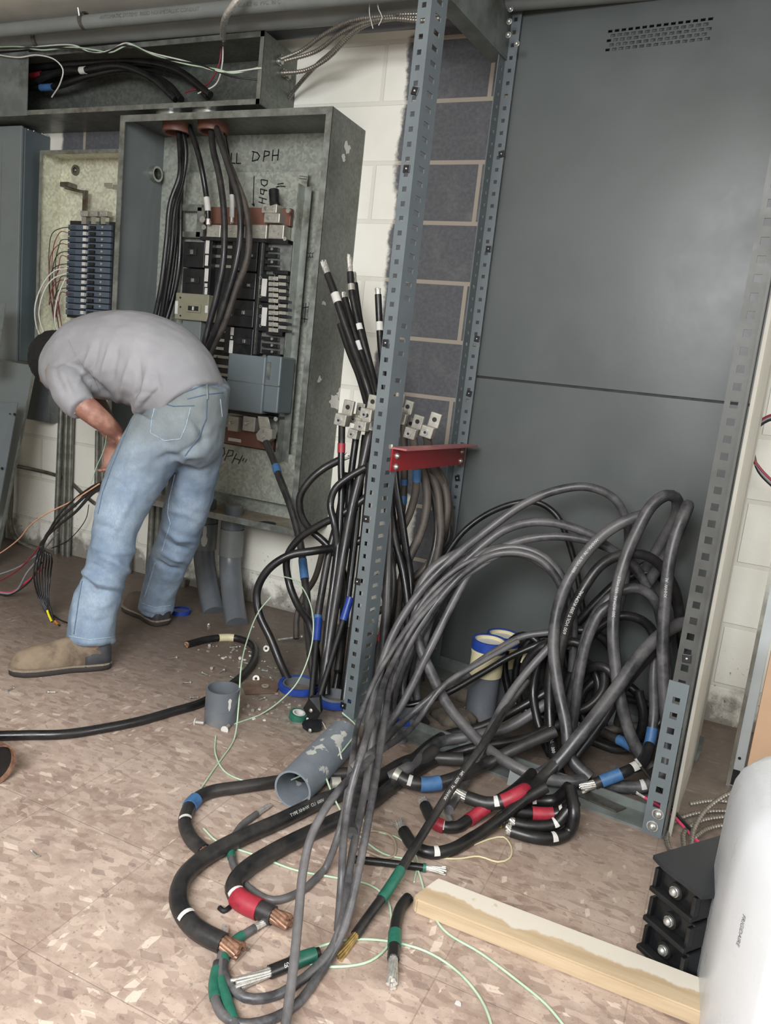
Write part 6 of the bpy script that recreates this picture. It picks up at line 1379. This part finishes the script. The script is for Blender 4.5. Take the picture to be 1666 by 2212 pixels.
# black cable cutter standing jaws down
c = G(675, 1560); o = thing('cable_cutter', 'black long-handled cable cutter standing jaws down beside the post base', 'hand tool', c)
m = MB(); k = G(671, 1538, .035)
def plate(cx_, cy_, z, pts, t): return None
P = [G(655, 1530, .05), G(668, 1508, .09), G(690, 1506, .09), G(693, 1540, .05), G(684, 1556, .02), G(668, 1554, .02)]; m.prism(P, Vector((.0, .012, .004))); m.build('pivot_plate', 'black', o)
m = MB(); P = [G(652, 1563, .01), G(668, 1556, .015), G(692, 1560, .015), G(690, 1580, .005), G(668, 1582, .004), G(655, 1574, .006)]; m.prism(P, Vector((0, .010, .004))); m.build('jaw', 'black', o)
for px, py, z in ((673, 1534, .06), (671, 1577, .012)): m = MB(); q = G(px, py, z) + Vector((0, -.003, 0)); m.sphere(q, .006, (1, .6, 1)); m.build('pivot_bolt', 'bolt', o)
for (x0, y0, x1, y1, yy0, yy1, mt) in ((672, 1515, 684, 1385, -.70, -.60, 'blue_p'), (688, 1515, 742, 1340, -.70, -.58, 'blue_p')):
    A = W(x0, y0, yy0); Bq = W(x1, y1, yy1); m = MB(); m.tube([A, Bq], .0095, 12); h = m.build('handle', 'black_d', o)
    m = MB(); m.tube([Bq, Bq + (Bq - A).normalized() * .075], .0125, 12); m.build('grip', mt, h)
# wooden board
s = NT('board_wood'); co = s.coord(); mp = s.mapping(co, (0, 0, 0), (0, 0, 0), (2.2, 26, 26)); n = s.noise(mp, 1.6, 6, .6); n1 = s.noise(co, 26, 5, .6); sp = s.n('ShaderNodeSeparateXYZ'); s.set(sp.inputs[0], co)
cw = s.mix(s.smooth(n, .3, .7), rgb('ad9779'), rgb('c2ae90')); nl = s.noise(s.mapping(co, (0, 0, 0), (0, 0, 0), (1, .3, 1)), 9, 5)
edge_ = s.math('ADD', sp.outputs[1], s.math('MULTIPLY', s.math('SUBTRACT', nl, .5), .07))
cw = s.mix(s.smooth(edge_, -.004, .004), cw, rgb('cfc8ba')); cw = s.mix(s.smooth(n1, .66, .72, 0, .4), cw, rgb('8f7650')); MT['board'] = s.out(cw, .7); s.bump(n, .15, .002)
T0 = G(943, 1898, .03); T1 = G(904, 1940, .03); E0 = G(1600, 2148, .03); d = (E0 - T0); d.z = 0; d.normalize(); n_ = Vector((-d.y, d.x, 0))
wdt = abs((T0 - T1).dot(n_)); cen = (T0 + T1) / 2
m = MB(); Lb = .72; hw = .043
pl = [(0, hw, .004), (-.012, -hw + .004, .004), (Lb, -hw, .004), (Lb, hw, .004)]
vs = [Vector((x, y, z)) for z in (.0, .030) for x, y in ((.006, hw), (-.016, -hw + .01), (-.006, -hw), (Lb, -hw), (Lb, hw))]
m.add(vs, [(4, 3, 2, 1, 0), (5, 6, 7, 8, 9)] + [(i, (i + 1) % 5, (i + 1) % 5 + 5, i + 5) for i in range(5)])
bm = bmesh.new(); me = bpy.data.meshes.new('wooden_board'); me.from_pydata(m.v, [], m.f); bm.from_mesh(me); bmesh.ops.recalc_face_normals(bm, faces=bm.faces); bmesh.ops.bevel(bm, geom=bm.edges[:], offset=.003, segments=2, affect='EDGES'); bm.to_mesh(me); bm.free(); me.materials.append(MT['board'])
o = bpy.data.objects.new('wooden_board', me); COL.objects.link(o); o.location = (cen.x, cen.y, 0); o.rotation_euler = (0, 0, math.atan2(d.y, d.x)); tag(o, 'long plain wooden board lying on the floor, one half painted cream', 'board')
# black breaker stack
A0 = G(1478, 2128); H_ = W(1499, 1918, A0.y).z; A = Vector((A0.x, A0.y, 0)); Bc = G(1426, 1854, H_); Dc = G(1600, 1826, H_); Bc.z = 0; Dc.z = 0
u = (Bc - A); v_ = (Dc - A); uu = u.normalized(); vv = Vector((-uu.y, uu.x, 0)); vv = vv if vv.dot(v_) > 0 else -vv; lu = u.length; lv = max(.10, v_.dot(vv))
MR = Matrix((uu, vv, Vector((0, 0, 1)))).transposed()
def bp(a, b, z): return A + uu * a + vv * b + Vector((0, 0, z))
nb = 3; hb = (H_ - .008) / nb
for k in range(nb):
    z0 = k * hb; out = .010 * (nb - 1 - k)
    o = thing('circuit_breaker', ['large black breaker at the bottom of the stack of three by the white appliance', 'large black breaker in the middle of the stack of three by the white appliance', 'large black breaker at the top of the stack of three by the white appliance'][k], 'breaker', bp(0, 0, z0))
    m = MB(); m.box(bp(lu / 2, lv / 2, z0 + hb * .5), (lu * .94, lv * .98, hb * .9), MR, .004); m.build('case', 'black', o)
    m = MB(); m.box(bp(lu / 2, -.006 - out * .3, z0 + hb * .20), (lu * .98, .020, hb * .16), MR, .002); m.build('ledge', 'black_d', o)
    q = bp(lu * .50, .0, z0 + hb * .58)
    m = MB(); m.cyl(q + vv * .004, q - vv * .006, .0145, 24); fc = m.build('terminal_bore', 'black_d', o)
    m = MB(); m.cyl(q, q - vv * .010, .0095, 18); m.sphere(q - vv * .010, .0085, (1, 1, 1), 12); m.build('terminal_bolt', 'bolt', fc)
    for a_ in (.06, .94): m = MB(); m.box(bp(lu * a_, -.004, z0 + hb * .55), (.008, .014, hb * .7), MR, .002); m.build('side_rib', 'black', o)
    if k > 0:
        w0 = .03 if k == 2 else .055; m = MB(); m.box(bp(-.0035 + lu * .0, lv * .55, z0 + hb * .45), (.0012, w0, hb * (.45 if k == 2 else .62)), MR); lb_ = m.build('label', 'white', o)
    else:
        m = MB(); m.box(bp(-.0035, lv * .22, z0 + hb * .75), (.0012, .012, .010), MR); m.build('label', 'white', o)
o = None
m = MB(); m.prism([bp(-.008, -.012, H_ - .008), bp(lu * .80, -.012, H_ - .008), bp(lu + .012, lv * .0 - .004, H_ - .008), bp(lu + .012, lv + .01, H_ - .008), bp(-.01, lv + .01, H_ - .008), bp(-.022, lv * .25, H_ - .008)], Vector((0, 0, .008)))
fl('barrier_plate', 'flat black plate lying on top of the breaker stack', 'plate', m, pm('dusty_black_plate', rgb('24272b'), .5, 0, .2, 10))
# white appliance
def ring_ap(z, ins):
    base_ = [(.100, -1.20), (.104, -1.30), (.110, -1.385), (.120, -1.425), (.150, -1.475), (.172, -1.502), (.200, -1.512), (.330, -1.545), (.60, -1.58), (.66, -1.40), (.64, -1.15), (.45, -1.10), (.20, -1.12), (.125, -1.15)]
    cx_ = .36; cy_ = -1.33; out = []
    for x, y in base_:
        dx, dy = cx_ - x, cy_ - y; L = math.hypot(dx, dy); out.append(Vector((x + dx / L * ins, y + dy / L * ins, z)))
    return out
HT = .425
ap = thing('white_appliance', 'rounded white household appliance standing on its side at the lower right corner', 'appliance', (.36, -1.33, 0))
MT['appl'] = pm('glossy_white_plastic', rgb('cdd0d2'), .3, 0, .03, 6)
prof = [(0, .01), (.01, .0), (.20, 0), (.32, .001), (.36, .006), (.385, .016), (.405, .032), (.418, .055), (HT, .085)]
m = MB(); m.loft([ring_ap(z, i) for z, i in prof], True); bo = m.build('casing', 'appl', ap)
for p in bo.data.polygons: p.use_smooth = True
bv = bo.modifiers.new('b', 'BEVEL'); bv.width = .006; bv.segments = 3; bv.limit_method = 'ANGLE'; bv.angle_limit = math.radians(18)
m = MB(); m.prism([Vector((.335, -1.5475, .0)), Vector((.349, -1.551, .0)), Vector((.349, -1.551, .30)), Vector((.335, -1.5475, .30))], Vector((0, -.001, 0))); m.build('panel_groove', 'grey_d', ap)
fa = Vector((.150, -1.475, 0)); fb = Vector((.120, -1.425, 0)); nx = (fa - fb).normalized(); nn = Vector((nx.y, -nx.x, 0)); 
if nn.dot(CAM - fa) < 0: nn = -nn
r = ray(1602, 2010); tt = (fa - CAM).dot(nn) / r.dot(nn); pc = CAM + r * tt
put_text('FRIGIDAIRE', .0105, pc + nn * .0012, Vector((0, 0, -1)), nx, 'printed_lettering', pm('grey_print', rgb('5b5f62'), .5), ap)
# flat scraps and hardware on the floor
m = MB(); q = [G(522, 1480, .003), G(560, 1462, .003), G(608, 1478, .003), G(596, 1497, .003), G(530, 1500, .003)]; m.prism(q, Vector((0, 0, .003))); o = fl('rusty_plate', 'flat brown rusty plate with a washer on it, left of the blue collar', 'metal scrap', m, pm('rusty_steel', rgb('6b584a'), .7, .2, .25, 20, .1))
m = MB(); c = G(573, 1482, .007); m.ring(c, c + Vector((0, 0, .002)), .012, .005, 18); fl('washer', 'washer lying on the rusty plate', 'washer', m, 'lug')
m = MB(); m.prism([fp(.70, .035, .008), fp(.80, .025, .008), fp(.815, .06, .008), fp(.72, .075, .008)], UP * .003); fl('rusty_plate', 'dark rusty strip lying on the bottom rail of the frame', 'metal scrap', m, 'tarn')
m = MB(); c = G(1095, 1695, .0); m.prism([c, c + Vector((.05, .01, 0)), c + Vector((.055, .03, .05)), c + Vector((.0, .02, .055))], Vector((0, .002, 0))); fl('plastic_scrap', 'pale grey square scrap propped in the middle of the heap', 'scrap', m, 'pvc_l')
c = G(1135, 1432, .12); m = MB(); m.box(W(1140, 1425, -.45), (.035, .002, .035), Matrix.Rotation(.2, 3, 'Y')); fl('paper_tag', 'cream paper tag stuck on the dark coils behind the heap', 'tag', m, 'cream')
m = MB(); c = G(1072, 1786); m.box(c + Vector((0, 0, .008)), (.026, .016, .016), Matrix.Rotation(.6, 3, 'Z'), .004); m.box(c + Vector((.008, .006, .02)), (.016, .010, .01), Matrix.Rotation(.3, 3, 'Z'), .003); fl('yellow_clip', 'small yellow plastic clip beside the folded cables', 'clip', m, 'yellow')
m = MB(); c = G(1086, 1770, .006); m.cyl(c, c + Vector((.02, .01, .004)), .009, 6); m.cyl(c + Vector((-.02, -.01, 0)), c, .005, 10); fl('bolt', 'shiny bolt and nut beside the yellow clip', 'bolt', m, 'bolt')
m = MB(); P = [G(962, 1752, .012), G(970, 1762, .014), G(975, 1775, .008)]; m.tube(P, .006, 6); fl('plastic_clip', 'pale grey curved plastic clip between the red taped cables', 'clip', m, 'pvc_l')
m = MB(); P = catmull([G(474, 1961, .003), G(484, 1968, .004), G(496, 1960, .003)], .004); m.tube(P, .005, 6); fl('jacket_scrap', 'small curl of black cable jacket between the two copper ends', 'scrap', m, 'black_d')
for px, py, lb in ((432, 1561, 'plastic wall plug with a white screw left of the coupling'), (490, 1572, 'white headed screw right in front of the coupling')):
    c = G(px, py, .006); o = thing('screw', lb, 'screw', (c.x, c.y, 0)); a = R0.uniform(0, 3); dv = Vector((math.cos(a), math.sin(a), .05)) * .012
    m = MB(); m.cyl(c - dv, c + dv, .0055, 10); m.build('shank', 'lug', o); m = MB(); m.cyl(c - dv * 1.15, c - dv, .011, 16); m.build('head', 'white', o)
for px, py in ((575, 1401), (553, 1466)):
    c = G(px, py, .008); m = MB(); m.ring(c, c + Vector((.003, -.004, .002)), .011, .0045, 16); o = fl('washer', 'bright loose washer among the white debris by the wall, %s one' % ('upper' if py < 1420 else 'lower'), 'washer', m, 'alu')
# loose screws by the dozen and plaster crumbs
rd = random.Random(21); proto_s = None
spots = [(398, 1475), (425, 1506), (371, 1422), (456, 1390), (508, 1402), (540, 1408), (556, 1418), (462, 1440), (475, 1452), (500, 1462), (522, 1440), (530, 1432), (448, 1458), (580, 1440), (596, 1452), (565, 1448), (478, 1378), (450, 1353), (560, 1512), (535, 1520), (552, 1530), (70, 1840), (27, 1487), (120, 1495), (500, 1398), (520, 1418), (545, 1395), (590, 1470)]
for i, (px, py) in enumerate(spots):
    c = G(px, py, .004); a = rd.uniform(0, 6.28)
    if proto_s is None:
        m = MB(); m.cyl((0, 0, 0), (.018, 0, 0), .0022, 8); m.cyl((.018, 0, 0), (.0205, 0, 0), .0052, 12); m.cyl((-.004, 0, 0), (0, 0, 0), .0022, 8, .0002)
        proto_s = m.build('loose_screw', 'bolt', None, origin=(0, 0, 0)); o = proto_s
    else:
        o = proto_s.copy(); COL.objects.link(o)
    o.location = c; o.rotation_euler = (0, rd.uniform(-.15, .15), a); tag(o, 'short shiny screw lying loose in the debris on the floor', 'screw', 'loose screws scattered on the floor')
chip0 = []
for k in range(4):
    m = MB(); n = 6; pts = []
    for j in range(n):
        a = j * 6.283 / n; rr = rd.uniform(.6, 1.2) * .007; pts.append(Vector((math.cos(a) * rr, math.sin(a) * rr, 0)))
    m.prism(pts, Vector((.001, 0, rd.uniform(.003, .006)))); chip0.append(m)
used = [None] * 4
def chip(px, py, s, mat):
    k = rd.randrange(4)
    if used[k] is None or True:
        key = (k, mat)
        if key not in CH:
            CH[key] = chip0[k].build('plaster_crumb', mat, None, origin=(0, 0, 0)); o = CH[key]
        else: o = CH[key].copy(); COL.objects.link(o)
    o.location = G(px, py, .0); o.rotation_euler = (0, 0, rd.uniform(0, 6.28)); o.scale = (s, s * rd.uniform(.5, 1.2), s * .7)
    tag(o, 'pale crumb of plaster or concrete lying on the dirty floor', 'debris', 'plaster crumbs on the floor')
CH = {}
for k in range(150):
    z_ = rd.random()
    if z_ < .42: px, py = rd.gauss(520, 55), rd.gauss(1440, 45)
    elif z_ < .62: px, py = rd.gauss(600, 50), rd.gauss(1530, 25)
    elif z_ < .80: px, py = rd.gauss(960, 60), rd.gauss(1560, 45)
    elif z_ < .9: px, py = rd.uniform(880, 1380), rd.uniform(1690, 1790)
    else: px, py = rd.uniform(30, 1300), rd.uniform(1450, 2180)
    if G(px, py).y > -.03 or py < 1350: continue
    chip(px, py, rd.uniform(.3, 1.0), rd.choice(['white', 'lug', 'sandchip', 'sandchip']) )

# broken concrete around the floor openings
for (px, py, sc, lb) in ((1000, 1500, .09, 'large'), (985, 1560, .07, 'low')):
    c = G(px, py); m = MB(); rings = []
    for z, k in ((0, 1.0), (.02, .9), (.035, .6)):
        rings.append([Vector((c.x + math.cos(a) * sc * k * (1 + .25 * math.sin(a * 3 + px)), c.y + math.sin(a) * sc * k * .7 * (1 + .2 * math.cos(a * 4 + py)), z)) for a in [i * 6.283 / 18 for i in range(18)]])
    m.loft(rings, True); fl('concrete_lump', lb + (' lump of broken concrete before the grey panel' if px < 1200 else ' lump of debris at the wall foot right of the frame'), 'rubble', m, pm('broken_concrete_' + lb, rgb('5f574d'), .9, 0, .35, 20, .5))
c = G(-8, 1655, .048); o = thing('copper_pipe_end', 'dark opening with a copper rim just showing at the left edge', 'pipe', (c.x, c.y, 0))
m = MB(); m.ring(c + Vector((-.16, .02, 0)), c, .048, .044, 36); m.build('pipe_wall', 'copper', o); m = MB(); m.cyl(c + Vector((-.09, .01, 0)), c + Vector((-.012, .0, 0)), .044, 32); m.build('dark_inside', 'black_d', o)
